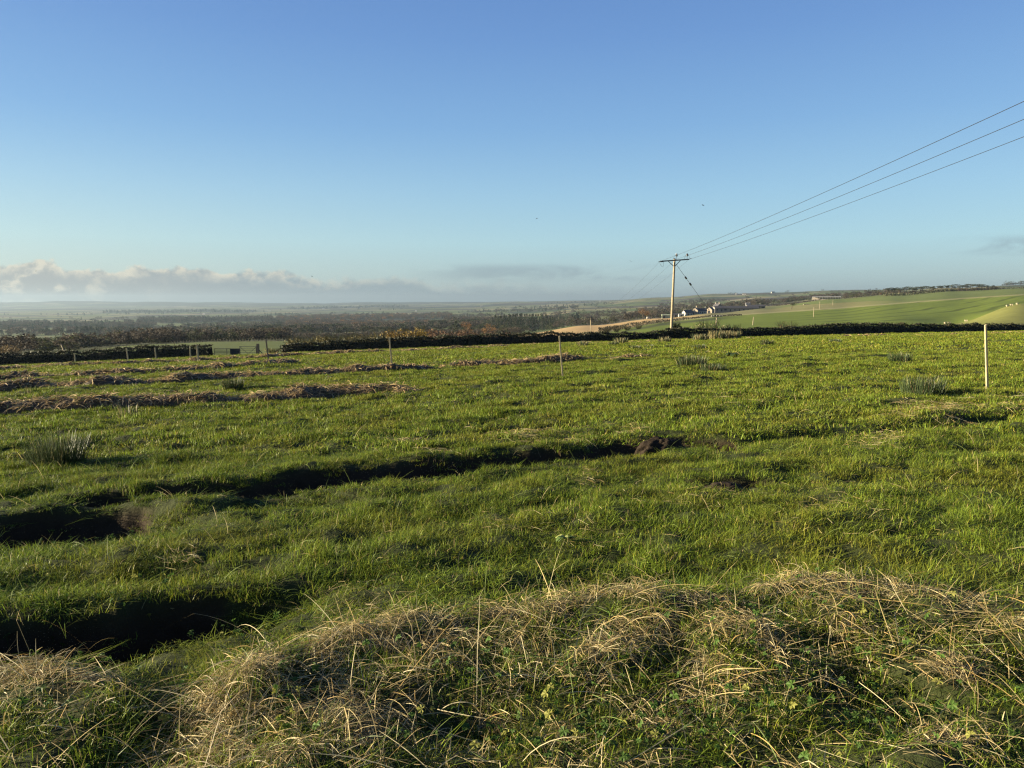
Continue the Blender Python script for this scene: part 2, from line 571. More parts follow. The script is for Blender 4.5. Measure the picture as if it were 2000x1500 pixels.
def ditch_profile(x, y):
    """depth to cut, and soil share"""
    cut = np.zeros(np.shape(x))
    soil = np.zeros(np.shape(x))
    rim = np.zeros(np.shape(x))
    wob = 0.05 * fbm(x * 3.1, y * 3.1, 3, 21)
    for B_, A_, wd, depth, sl_, runs_out in DITCH:
        C_ = (A_ + B_) / 2
        lo = C_.min(0) - 1.5
        hi = C_.max(0) + 1.5
        m_ = (x > lo[0]) & (x < hi[0]) & (y > lo[1]) & (y < hi[1])
        if not m_.any():
            continue
        xs, ys = x[m_], y[m_]
        dC, t = poly_dist(xs, ys, C_)
        seg = np.concatenate([[0], np.cumsum(np.linalg.norm(np.diff(C_, axis=0), axis=1))])
        w_ = np.interp(t, seg / seg[-1], wd)
        # the near lip hides part of the floor: the trench is about this wide across
        w_ = np.clip(w_ * 0.72, 0.08, 0.9)
        dd = dC + wob[m_] * (0.6 if sl_ > .5 else 1.6)
        end = sstep(t, 0.0, 0.05) * (1 - sstep(t, 0.95, 1.0))
        if runs_out:
            end = 1 - sstep(t, 0.60, 1.0)
        q = np.abs(dd) / (w_ / 2)
        prof = 1 - sstep(q, 0.55 if sl_ > .5 else 0.1, 1.15 if sl_ > .5 else 1.9)
        dep = depth * np.clip(w_ / np.median(np.clip(wd * .72, .08, .9)), 0.65, 1.2) * end
        cut[m_] = np.maximum(cut[m_], prof * dep)
        soil[m_] = np.maximum(soil[m_], sl_ * (1 - sstep(q, 0.9, 1.2)) * (sstep(dep, 0.10, 0.20) * sstep(end, .88, 1.0) if depth > .15 else end))
        rim[m_] = np.maximum(rim[m_], end * 0.05 * (sl_ > 0.5) * np.exp(-((dd - w_ * 0.75) / 0.14) ** 2))
    return cut, soil, rim


MOUND = P_([(-150, 1330), (60, 1322), (200, 1345), (330, 1400), (430, 1372), (520, 1312), (650, 1272), (760, 1248), (900, 1222), (1000, 1204), (1150, 1186), (1300, 1184),
            (1420, 1192), (1520, 1170), (1650, 1152), (1780, 1165), (1900, 1172), (2050, 1185), (2300, 1200)])
HOLLOWS = [(hit(300, 1420), .22, .16), (hit(1320, 1290), .16, .08), (hit(1700, 1350), .2, .09), (hit(900, 1400), .25, .10)]


def h_field(x, y, fine=True):
    x = np.asarray(x, float)
    y = np.asarray(y, float)
    z = h_base(x, y)
    dist = np.hypot(x, y)
    z = z + 0.10 * fbm(x / 7.0, y / 7.0, 2, 11) * sstep(dist, 6, 16)
    al = (x * 0.955 + y * 0.296)
    ac = (-x * 0.296 + y * 0.955)
    grow = 0.75 + 0.5 * sstep(dist, 6, 40)
    calm = np.ones(z.shape)
    for k_ in (1, 2):
        C_ = (DITCH[k_][0] + DITCH[k_][1]) / 2
        m_ = np.hypot(x, y) < 13
        if m_.any():
            dC, _ = poly_dist(x[m_], y[m_], C_)
            calm[m_] *= 1 - 0.92 * np.exp(-(dC / 0.8) ** 2)
    z = z + calm * grow * 0.120 * fbm(al / 2.4, ac / 0.80, 3, 13)
    z = z + 0.080 * fbm(x / 0.50, y / 0.50, 2, 17)
    dm, _ = poly_dist(x, y, MOUND)
    near = dist < 9
    z = z + np.where(near, 0.10 * np.exp(-((dm + 0.10) / np.where(dm > -0.1, 0.22, 0.62)) ** 2) * (0.75 + 0.7 * perlin(x * 2.3, y * 2.3, 5)), 0)
    for c, r, dp in HOLLOWS:
        z = z - dp * np.exp(-(((x - c[0]) ** 2 + (y - c[1]) ** 2) / r ** 2))
    cut, soil, rim = ditch_profile(x, y)
    z = z - cut + rim
    if fine:
        z = z + soil * 0.03 * fbm(x / 0.16, y / 0.16, 3, 31)
    return z


HX = np.array([-140, -100, -56.2, -37.4, -25.9, -14.1, 0, 15.9, 33.6, 54, 78.3, 130, 190.])
HY = np.array([74, 76, 80, 82, 82, 84, 87, 91, 96, 103, 112, 134, 160.])


def hedge_y(x):
    return np.interp(x, HX, HY)


# field sheet
NA, NR = 860, 760
aa = np.tan(np.linspace(-1.08, 1.08, NA))
C0 = 3.0
Xend = aa * 95
yend = hedge_y(np.clip(aa * 100, -140, 190)) + 2.5
for _ in range(8):
    yend = hedge_y(np.clip(aa * (yend + C0), -140, 190)) + 2.5
s = np.linspace(0, 1, NR)[:, None]
r0 = 3.3
YY = r0 * ((yend[None, :] + C0) / r0) ** s - C0
XX = aa[None, :] * (YY + C0)
ZZ = h_field(XX.ravel(), YY.ravel())
_, SOIL, _ = ditch_profile(XX.ravel(), YY.ravel())
gcol = np.array([0.030, 0.036, 0.012])
scol = np.array([0.026, 0.018, 0.011])
tn = gcol[None] * (1 - SOIL[:, None]) + scol[None] * SOIL[:, None]
farm_ = sstep(YY.ravel(), 14, 45)[:, None]
tn = tn * (1 - farm_) + farm_ * (np.array([0.052, 0.064, 0.018])[None] * (1 - SOIL[:, None]) + scol[None] * SOIL[:, None])
fo = add('field', mesh_np('field', np.stack([XX.ravel(), YY.ravel(), ZZ], 1), grid_faces(NR, NA), tn, True), M_FIELD)
tag(fo, 'rough green pasture sloping gently down to the hedge', 'field', kind='structure')

# ------------------------------------------------------------------ valley and hills: rows of (distance, picture row) under each picture column
PROF = {
    -500: [(100, 700), (220, 690), (450, 680), (700, 672), (1200, 656), (2000, 636), (3500, 620), (6000, 608), (8500, 602), (10500, 592), (11500, 590), (13000, 592)],
    0: [(100, 702), (200, 690), (420, 680), (640, 672), (900, 660), (1300, 650), (2000, 634), (3500, 619), (6000, 608), (8500, 602), (10500, 592), (11500, 590), (13000, 592)],
    130: [(100, 700), (150, 690), (260, 684), (420, 680), (640, 670), (900, 659), (1300, 649), (2000, 634), (3500, 619), (6000, 607), (8500, 601), (10500, 591), (11500, 589), (13000, 592)],
    300: [(95, 699), (140, 684), (240, 672), (300, 673), (500, 671), (700, 665), (1000, 657), (1400, 648), (2000, 634), (3200, 619), (6000, 606), (8500, 600), (10500, 591), (11500, 589.5), (13000, 592)],
    430: [(95, 697), (140, 682), (240, 667), (300, 668), (500, 668), (700, 663), (1000, 655), (1400, 645), (2000, 633), (3200, 618), (6000, 605), (8500, 599), (10500, 592), (11500, 590.5), (13000, 593)],
    560: [(95, 690), (140, 679), (240, 666), (300, 667), (500, 665), (700, 660), (1000, 652), (1400, 642), (2000, 631), (3200, 617), (6000, 605), (8500, 598), (10500, 592), (11500, 590.5), (13000, 593)],
    800: [(97, 682), (140, 673), (260, 662), (500, 660), (700, 656), (1000, 648), (1400, 640), (2000, 628), (3000, 616), (5000, 605), (8000, 596), (10500, 591), (11500, 590), (13000, 593)],
    900: [(98, 676), (140, 668), (260, 660), (500, 658), (700, 652), (1000, 642), (1400, 632), (2000, 624), (3000, 613), (5000, 603), (8000, 595), (10500, 590), (13000, 593)],
    1020: [(100, 672), (150, 660), (260, 655), (420, 653), (600, 652), (800, 648), (1000, 641), (1400, 632), (2000, 620), (3000, 610), (5000, 599), (7000, 591), (9000, 588), (13000, 592)],
    1150: [(103, 668), (150, 656), (260, 648), (400, 641), (560, 635), (640, 637), (900, 637), (1200, 628), (1600, 618), (2200, 609), (3000, 602), (4500, 595), (7000, 588.5), (9000, 587), (13000, 590)],
    1290: [(106, 662), (140, 650), (240, 640), (400, 629), (560, 622), (640, 622), (900, 622), (1200, 616), (1600, 608), (2200, 602), (3000, 595), (4500, 583), (5500, 580.5), (8000, 584), (11500, 583), (12500, 583), (13000, 584)],
    1400: [(110, 660), (150, 646), (260, 634), (420, 620), (540, 614), (700, 610), (800, 609), (1000, 609), (1400, 603), (2000, 596), (3000, 588), (4200, 577), (5000, 573.5), (8000, 580), (11500, 582), (12300, 582), (13000, 583)],
    1500: [(113, 658), (150, 646), (260, 633), (420, 618), (560, 609), (660, 602), (760, 598), (1000, 599), (1600, 594), (2500, 586), (3600, 576), (4600, 571.5), (8000, 581), (11500, 582), (13000, 583)],
    1640: [(118, 655), (150, 647), (260, 634), (420, 617), (560, 603), (700, 592), (860, 583), (1000, 584), (1600, 583), (2400, 577), (3400, 568.5), (4500, 566.5), (8000, 582), (13000, 583)],
    1750: [(122, 653), (150, 647), (260, 633), (420, 613), (560, 596), (700, 584), (860, 574.5), (1000, 577), (1600, 576), (2400, 571), (3400, 566), (4500, 566), (8000, 582), (13000, 583)],
    1860: [(126, 651), (160, 643), (225, 635), (262, 633), (320, 632), (420, 612), (560, 592), (700, 577), (860, 568.5), (1000, 572), (1600, 569), (2400, 563), (3400, 562), (8000, 582), (13000, 583)],
    2000: [(132, 649), (165, 637), (215, 610), (262, 592.5), (300, 596), (420, 606), (560, 584), (700, 570), (860, 563), (1000, 566), (1600, 562), (2400, 556), (3400, 557), (8000, 582), (13000, 583)],
    2500: [(150, 645), (200, 610), (262, 560), (300, 565), (420, 590), (560, 570), (700, 555), (860, 548), (1000, 552), (1600, 552), (2400, 548), (3400, 552), (8000, 582), (13000, 583)],
}
NV, NC = 900, 640
va = np.tan(np.linspace(-1.05, 1.05, NC))
vy0 = np.full(NC, 90.0)
for _ in range(30):
    vy0 = 0.5 * vy0 + 0.5 * hedge_y(np.clip(va * vy0, -140, 190))
YMAX = 13000.0
LG = np.linspace(math.log(60), math.log(YMAX), 420)
K = 1.0066
cols = sorted(PROF)
prof_rows = []
for c in cols:
    kn = PROF[c]
    a_ = (c - 1000) / F / K
    yh = float(np.interp(a_, va, vy0))
    zb = float(h_base(a_ * yh, yh))
    vv = (zb - EYE) / yh
    py0 = 586 - vv * F * 1.0
    ly = [math.log(yh)] + [math.log(k[0]) for k in kn if k[0] > yh + 4]
    pv = [py0] + [k[1] for k in kn if k[0] > yh + 4]
    row = np.interp(LG, ly, pv)
    ker = np.hanning(9)
    ker /= ker.sum()
    rp = np.concatenate([np.full(4, row[0]), row, np.full(4, row[-1])])
    prof_rows.append(np.convolve(rp, ker, 'valid'))
prof_rows = np.array(prof_rows)
col_a = (np.array(cols) - 1000) / F / K


def v_height(x, y):
    """height of the land beyond the hedge"""
    x = np.asarray(x, float)
    y = np.asarray(y, float)
    a_ = np.clip(x / y, col_a[0], col_a[-1])
    ly = np.log(np.clip(y, 61, YMAX * .999))
    fi = np.interp(a_, col_a, np.arange(len(col_a)))
    i0 = np.clip(np.floor(fi).astype(int), 0, len(col_a) - 2)
    w_ = fi - i0
    w_ = w_ * w_ * (3 - 2 * w_)
    gi = (ly - LG[0]) / (LG[1] - LG[0])
    g0 = np.clip(np.floor(gi).astype(int), 0, len(LG) - 2)
    gw = gi - g0
    r = (prof_rows[i0, g0] * (1 - gw) + prof_rows[i0, g0 + 1] * gw) * (1 - w_) + (prof_rows[i0 + 1, g0] * (1 - gw) + prof_rows[i0 + 1, g0 + 1] * gw) * w_
    v = (750 - r) / F
    z = EYE + y * (v * CP - SP) / (CP + v * SP)
    und = sstep(y, 150, 500) * y / F
    z = z + und * 1.1 * fbm(x / (y * .05 + 30), y / (y * .05 + 60) , 3, 41)
    z = z + sstep(y, 8800, 10800) * y / F * 3.6 * fbm(x / 2100 + 5, y / 6000, 3, 45)
    return z


def rowpx(x, y, z):
    """picture position of a point (used to check where land lies, and to place woods)"""
    dz = z - EYE
    f_ = y * CP - dz * SP
    up = y * SP + dz * CP
    return 1000 + F * x / f_, 750 - F * up / f_


s = np.linspace(0, 1, NV)[:, None]
YY = vy0[None] * (YMAX / vy0[None]) ** s
XX = va[None] * YY
vx, vyv = XX.ravel(), YY.ravel()
ZV = v_height(vx, vyv)
PX, PY = rowpx(vx, vyv, ZV)

# land cover: a patchwork of fields by nearest seed (seeds in log-distance so that far fields grow larger)
def landcover(x, y):
    # cells: field parcels 120-300 m across, stretched along the view
    wx = x + 18 * fbm(x / 160, y / 160, 2, 51)
    wy = y + 30 * fbm(x / 160, y / 160, 2, 57)
    sz = 210.0
    gx = wx / sz
    gy = wy / (sz * 1.5)
    bi = np.zeros(x.shape, int)
    b1 = np.full(x.shape, 9.0)
    b2 = np.full(x.shape, 9.0)
    ix = np.floor(gx).astype(int)
    iy = np.floor(gy).astype(int)
    for dx in (-1, 0, 1):
        for dy in (-1, 0, 1):
            cx = ix + dx
            cy = iy + dy
            h = _perm[(_perm[cx & 511] + cy) & 511]
            h2 = _perm[(h + 91) & 511]
            px_ = cx + 0.15 + 0.7 * h / 512.0
            py_ = cy + 0.15 + 0.7 * h2 / 512.0
            dd = np.maximum(np.abs(gx - px_), np.abs(gy - py_)) * .6 + .4 * np.hypot(gx - px_, gy - py_)
            m_ = dd < b1
            b2 = np.where(m_, b1, np.minimum(b2, dd))
            bi = np.where(m_, h, bi)
            b1 = np.where(m_, dd, b1)
    return bi, (b2 - b1) * sz


PAL = np.array([(0.085, 0.115, 0.032), (0.120, 0.145, 0.045), (0.150, 0.165, 0.060), (0.050, 0.070, 0.026), (0.21, 0.195, 0.095),
                (0.24, 0.205, 0.110), (0.075, 0.065, 0.042), (0.115, 0.145, 0.045), (0.17, 0.175, 0.07), (0.09, 0.075, 0.05)])
GREEN = np.array((0.100, 0.124, 0.030))
cid, cedge = landcover(vx, vyv)
tint = PAL[cid % len(PAL)] * 0.72
he = (1 - sstep(cedge, 5, 16 + vyv * 0.003))[:, None] * sstep(vyv, 900, 1400)[:, None]
tint = tint * (1 - he) + he * np.array((0.035, 0.033, 0.024))


def paint(mask, c):
    global tint
    m_ = np.clip(mask, 0, 1)[:, None]
    tint = tint * (1 - m_) + m_ * np.array(c)


wob = 2.0 * fbm(PX / 60, vyv / 60, 3, 61)
# dark moor and plantation on the farthest hills
moor = sstep(vyv, 8800, 9400) * (fbm(vx / 2600, vyv / 900, 3, 131) > -.25)
paint(moor * .9, (0.030, 0.036, 0.028))
for a_, b_, y0_, y1_ in [(200, 500, 4700, 5600), (560, 800, 6300, 7600), (760, 1010, 5600, 6600), (-200, 260, 6600, 7800), (270, 530, 2250, 2750), (540, 880, 2200, 2900), (-200, 300, 1650, 1980), (870, 1010, 1450, 1750)]:
    bm_ = sstep(PX, a_ - 40, a_ + 40) * (1 - sstep(PX, b_ - 40, b_ + 40)) * sstep(vyv + 160 * fbm(vx / 300, vyv / 500, 3, 135), y0_ * .98, y0_ * 1.02) * (1 - sstep(vyv, y1_ * .98, y1_ * 1.02))
    paint(bm_ * .95, (0.026, 0.029, 0.020))
# rough land just behind the hedge
paint(1 - sstep(vyv, 500, 800), (0.062, 0.066, 0.026))
# green field behind the gate
left_f = sstep(PX, 60, 130) * (1 - sstep(PX, 700, 780)) * (1 - sstep(vyv, 236, 244))
paint(left_f, (0.070, 0.088, 0.020))
# green hill on the right
gl = np.interp(PX, [1000, 1150, 1290, 1400, 1500, 1640, 1760, 1880, 2000], [668, 656, 629.5, 618.0, 611, 602, 592, 583, 575.5])
hill = sstep(PX, 1150, 1230) * (1 - sstep(vyv, 905, 940))
upper = hill * (PY + wob * .25 < gl)
lower = hill * (PY + wob * .25 >= gl) 
paint(lower, (0.104, 0.134, 0.017))
up_c = sstep(PX, 1420, 1560)
paint(upper * up_c, (0.098, 0.120, 0.034))
brown = upper * (PY > np.interp(PX, [1300, 1500, 1560, 1700, 1800], [612, 605, 596, 588, 586])) * (1 - sstep(PX, 1640, 1800))
paint(brown * .85, (0.165, 0.150, 0.062))
paint(upper * (1 - sstep(PX, 1420, 1560)) * .9, (0.135, 0.128, 0.058))
trk = np.exp(-((PY - gl) / 1.1) ** 2) * hill * sstep(PX, 1240, 1320)
paint(trk * .8, (0.24, 0.215, 0.105))
bank = np.exp(-((PY - gl - 4.5) / 2.4) ** 2) * hill * (1 - sstep(PX, 1380, 1470)) * sstep(PX, 1180, 1240)
paint(bank * .8, (0.030, 0.030, 0.018))
# tan stubble field, centre right
tanm = sstep(PX + wob * 4, 985, 1080) * (1 - sstep(PX, 1330, 1400)) * (vyv < 570) * (PY < gl - 3 + wob) * (vyv > 130)
paint(tanm, (0.30, 0.205, 0.095))
# small hill with sheep
sh = sstep(PX, 1845, 1880) * (1 - sstep(vyv, 290, 305)) * (vyv > 140)
paint(sh, (0.135, 0.138, 0.036))
ROWS = lower * sstep(PX, 1500, 1620) * (vyv > 300)
vo = add('valley', mesh_np('valley', np.stack([vx, vyv, ZV], 1), grid_faces(NV, NC), tint, True, {'rows': ROWS}), M_VALLEY)
tag(vo, 'wide farmed valley and low hills beyond the hedge', 'valley', kind='structure')


def v_at(px, Y):
    """ground point beyond the hedge under a picture column at a given distance"""
    a_ = (px - 1000) / F / K
    return np.array([a_ * Y, Y, float(v_height(a_ * Y, Y))])


def v_hit(px, py, lo=100., hi=12500.):
    """farthest-visible ground point under a picture position"""
    a_ = (px - 1000) / F / K
    ys = np.geomspace(lo, hi, 1500)
    zs = v_height(a_ * ys, ys)
    _, pys = rowpx(a_ * ys, ys, zs)
    k = int(np.argmax(pys <= py)) if (pys <= py).any() else int(np.argmin(pys))
    return np.array([a_ * ys[k], ys[k], zs[k]])


# ------------------------------------------------------------------ windrows of cut dry grass
def windrow(pl, h, w, label, seed, dens=260, longs=1.0):
    r_ = np.random.default_rng(seed)
    P = P_(pl)
    seg = np.linalg.norm(np.diff(P, axis=0), axis=1)
    cum = np.concatenate([[0], np.cumsum(seg)])
    L = cum[-1]
    ns = max(int(L / 0.12), 12)
    tt = np.linspace(0, L, ns)
    cx = np.interp(tt, cum, P[:, 0])
    cy = np.interp(tt, cum, P[:, 1])
    tx = np.gradient(cx)
    ty = np.gradient(cy)
    ln = np.hypot(tx, ty)
    tx, ty = tx / ln, ty / ln
    nx, ny = -ty, tx
    na = 15
    an = np.linspace(-1, 1, na)
    end = np.clip(np.minimum(tt, L - tt) / 0.8, 0, 1) ** 0.6
    hh = .88 * h * end * np.clip(0.95 + 0.75 * fbm(tt / 1.3 + seed * 9.3, tt * 0 + seed, 3, 71), 0.35, 1.7)
    ww = w * (0.85 + 0.5 * fbm(tt / 1.1 + 40 + seed, tt * 0 + 3.3, 2, 75))
    shift = 0.18 * w * fbm(tt / 2.0 + 7, tt * 0 + seed, 2, 77)
    off = an[None, :] * ww[:, None] * 0.5 + shift[:, None]
    X = cx[:, None] + nx[:, None] * off
    Y = cy[:, None] + ny[:, None] * off
    prof = np.sqrt(np.clip(1 - an ** 2, 0, 1))[None, :]
    lump = 1 + 0.35 * fbm(X / 0.28, Y / 0.28, 3, 79)
    Z = h_field(X.ravel(), Y.ravel(), False).reshape(X.shape) - 0.03 + hh[:, None] * prof * lump
    base = np.stack([X, Y, Z], 2)
    basef = grid_faces(ns, na)
    bt = np.array([0.085, 0.060, 0.036]) * (0.7 + 0.6 * r_.random((ns * na, 1)))
    # strands
    n = int(L * dens * 1.3)
    ti = r_.random(n) * (ns - 1)
    ai = r_.random(n) * (na - 1)
    i0 = ti.astype(int)
    j0 = ai.astype(int)
    p0 = base[i0, j0] + r_.normal(size=(n, 3)) * 0.03
    th = r_.random(n) * 2 * math.pi
    el = np.clip(np.abs(r_.normal(0.05, 0.40, n)), 0, 0.65)
    ln_ = (0.10 + 0.22 * r_.random(n)) * longs
    d_ = np.stack([np.cos(th) * np.cos(el), np.sin(th) * np.cos(el), np.sin(el)], 1)
    k = 4
    q = np.linspace(0, 1, k)
    PP = p0[:, None] + d_[:, None] * (ln_[:, None] * q[None])[:, :, None]
    PP[:, :, 2] -= (ln_[:, None] * 0.8) * q[None] ** 2 * np.abs(np.cos(el))[:, None] * 0.6
    side = np.stack([-np.sin(th), np.cos(th), r_.normal(0, 0.6, n)], 1)
    side /= np.linalg.norm(side, axis=1)[:, None]
    dist = np.hypot(p0[:, 0], p0[:, 1])
    wd = np.clip(0.0008 * dist, 0.005, 0.045)[:, None] * np.array([1, 1, .9, .5])[None]
    Vs, Fs = ribbons(PP, wd, side)
    c0 = np.array([0.36, 0.265, 0.135]) * (0.30 + 1.15 * r_.random((n, 1)))
    c0 = c0 * np.where(r_.random((n, 1)) < 0.25, np.array([[0.8, 0.74, 0.66]]), 1.0)
    c0 = np.where(r_.random((n, 1)) < 0.10, np.array([[0.09, 0.115, 0.032]]), c0)
    V, Fc, T_ = merge([(base.reshape(-1, 3), basef, bt), (Vs, Fs, np.repeat(c0, k * 2, 0))])
    o = add('hay_windrow', mesh_np('hay_windrow', V, Fc, T_, False), M_STRAW)
    tag(o, label, 'windrow', 'windrows of cut dry grass')
    return P, w


WR = []
WR.append(windrow([(-220, 822), (-60, 814), (100, 806), (250, 797), (400, 788), (550, 778), (680, 769), (770, 766), (810, 768)], 0.25, 0.85,
                  'nearest and tallest brown windrow of cut grass, ending mid field', 1, 420, 1.15))
WR.append(windrow([(-220, 785), (-60, 770), (60, 759), (150, 757), (300, 750), (420, 741), (560, 734), (700, 727), (780, 722), (840, 718)], 0.27, 1.1,
                  'second brown windrow of cut grass from the near side, passing under the middle stake', 2, 260, 1.2))
WR.append(windrow([(-220, 760), (0, 743), (120, 738), (300, 729), (400, 724), (520, 716), (600, 710)], 0.24, 1.1,
                  'third brown windrow of cut grass from the near side, below the row of stakes', 3, 200, 1.2))
WR.append(windrow([(-220, 741), (0, 723), (130, 718), (250, 713), (400, 706), (470, 702)], 0.26, 1.3,
                  'farthest left windrow of cut grass, lying under the dark hedge', 4, 170, 1.3))
WR.append(windrow([(470, 702), (560, 697), (680, 692), (800, 687), (900, 682), (1000, 678)], 0.24, 1.2,
                  'straw windrow running from the gate along the middle of the hedge', 5, 170, 1.3))
WR.append(windrow([(860, 717), (930, 714), (1000, 712), (1070, 709), (1145, 705)], 0.24, 0.9,
                  'short broken windrow of dry grass crossing behind the thin leaning stake', 6, 240, 1.2))
WR.append(windrow([(1190, 703), (1230, 700), (1280, 698)], 0.16, 0.9,
                  'small flat heap of dry grass between the leaning stake and the rushes', 8, 260, 1.0))
WR.append(windrow([(1000, 676.5), (1250, 668.5), (1400, 664), (1500, 661.5), (1750, 656.5), (2000, 651.5), (2250, 648)], 0.13, 0.9,
                  'thin pale strip of dead grass along the foot of the right hedge', 9, 110, 1.3))

# ------------------------------------------------------------------ grass
def clump(n, rad, h, w, lean, seed, yel=0.12, k=3, dead=0.05):
    r_ = np.random.default_rng(seed)
    rr = rad * np.sqrt(r_.random(n))
    ph = r_.random(n) * 2 * math.pi
    p0 = np.stack([rr * np.cos(ph), rr * np.sin(ph), np.full(n, -0.015)], 1)
    th = r_.random(n) * 2 * math.pi
    hh = h * (0.45 + 0.75 * r_.random(n))
    ln_ = np.abs(r_.normal(lean, lean * 0.7, n))
    q = np.linspace(0, 1, k)
    out = np.stack([np.cos(th), np.sin(th)], 1)
    PP = np.zeros((n, k, 3))
    PP[:, :, :2] = p0[:, None, :2] + out[:, None] * (hh * ln_)[:, None, None] * (q ** 1.7)[None, :, None]
    PP[:, :, 2] = p0[:, 2][:, None] + hh[:, None] * (q[None] - 0.30 * np.clip(ln_, 0, 1.4)[:, None] * q[None] ** 2.2)
    fa = th + math.pi / 2 + r_.normal(0, 0.5, n)
    side = np.stack([np.cos(fa), np.sin(fa), np.zeros(n)], 1)
    taper = np.interp(q, [0, .5, 1], [0.8, 1.0, 0.12])
    wd = (w * (0.7 + 0.6 * r_.random(n)))[:, None] * taper[None]
    V, Fc = ribbons(PP, wd, side)
    c = np.array([0.106, 0.148, 0.015]) * (0.45 + 1.05 * r_.random((n, 1)))
    c = np.where(r_.random((n, 1)) < yel, np.array([[0.165, 0.160, 0.018]]), c)
    c = np.where(r_.random((n, 1)) < dead, np.array([[0.26, 0.20, 0.09]]), c)
    T_ = np.repeat(c, k * 2, 0)
    return V, Fc, T_


GCOL = bpy.data.collections.new('grass_sources')       # not linked: only feeds the scatter


def gsrc(name, parts):
    me = mesh_np(name, *parts)
    me.materials.append(M_GRASS)
    o = bpy.data.objects.new(name, me)
    GCOL.objects.link(o)


NEAR_V, MID_V, FAR_V = 5, 4, 4
for i in range(NEAR_V):
    gsrc('grass_source_a%d' % i, clump(62, 0.10, [0.055, 0.068, 0.080, 0.046, 0.100][i], 0.0034, [0.6, 0.8, 1.0, 0.7, 0.9][i], 100 + i, [.08, .14, .06, .2, .1][i]))
for i in range(MID_V):
    gsrc('grass_source_b%d' % i, clump(60, 0.20, [0.075, 0.09, 0.105, 0.07][i], 0.0085, [0.5, 0.7, 0.6, 0.9][i], 200 + i, [.10, .2, .1, .28][i]))
for i in range(FAR_V):
    gsrc('grass_source_c%d' % i, clump(70, 0.55, [0.09, 0.11, 0.13, 0.09][i], 0.022, [0.5, 0.7, 0.6, 0.9][i], 300 + i, [.14, .2, .12, .3][i]))


def scatter_nodes(name, coll):
    g = bpy.data.node_groups.new(name, 'GeometryNodeTree')
    g.interface.new_socket('Geometry', in_out='INPUT', socket_type='NodeSocketGeometry')
    g.interface.new_socket('Geometry', in_out='OUTPUT', socket_type='NodeSocketGeometry')
    gi = g.nodes.new('NodeGroupInput')
    go = g.nodes.new('NodeGroupOutput')
    ci = g.nodes.new('GeometryNodeCollectionInfo')
    ci.inputs['Collection'].default_value = coll
    ci.inputs['Separate Children'].default_value = True
    ci.inputs['Reset Children'].default_value = True
    ip = g.nodes.new('GeometryNodeInstanceOnPoints')
    ip.inputs['Pick Instance'].default_value = True

    def na(nm, typ):
        n_ = g.nodes.new('GeometryNodeInputNamedAttribute')
        n_.data_type = typ
        n_.inputs['Name'].default_value = nm
        return n_.outputs['Attribute']
    g.links.new(gi.outputs[0], ip.inputs['Points'])
    g.links.new(ci.outputs[0], ip.inputs['Instance'])
    g.links.new(na('pick', 'INT'), ip.inputs['Instance Index'])
    g.links.new(na('rot', 'FLOAT_VECTOR'), ip.inputs['Rotation'])
    g.links.new(na('scl', 'FLOAT_VECTOR'), ip.inputs['Scale'])
    g.links.new(ip.outputs[0], go.inputs[0])
    return g


def scatter(name, pts, pick, rot, scl, coll, label, cat):
    me = bpy.data.meshes.new(name)
    pts = np.asarray(pts, np.float32)
    me.vertices.add(len(pts))
    me.vertices.foreach_set('co', pts.ravel())
    a = me.attributes.new('pick', 'INT', 'POINT')
    a.data.foreach_set('value', np.asarray(pick, np.int32))
    a = me.attributes.new('rot', 'FLOAT_VECTOR', 'POINT')
    a.data.foreach_set('vector', np.asarray(rot, np.float32).ravel())
    a = me.attributes.new('scl', 'FLOAT_VECTOR', 'POINT')
    a.data.foreach_set('vector', np.asarray(scl, np.float32).ravel())
    o = add(name, me)
    md = o.modifiers.new('scatter', 'NODES')
    md.node_group = scatter_nodes(name + '_scatter', coll)
    return tag(o, label, cat, kind='stuff')


def zone(y0, y1, dens, seed):
    r_ = np.random.default_rng(seed)
    A = 0.92
    area = A * ((y1 + 1) ** 2 - (y0 + 1) ** 2)
    n = int(area * dens)
    Y = np.sqrt((y0 + 1) ** 2 + r_.random(n) * ((y1 + 1) ** 2 - (y0 + 1) ** 2)) - 1
    X = (r_.random(n) * 2 - 1) * A * (Y + 1)
    return X, Y


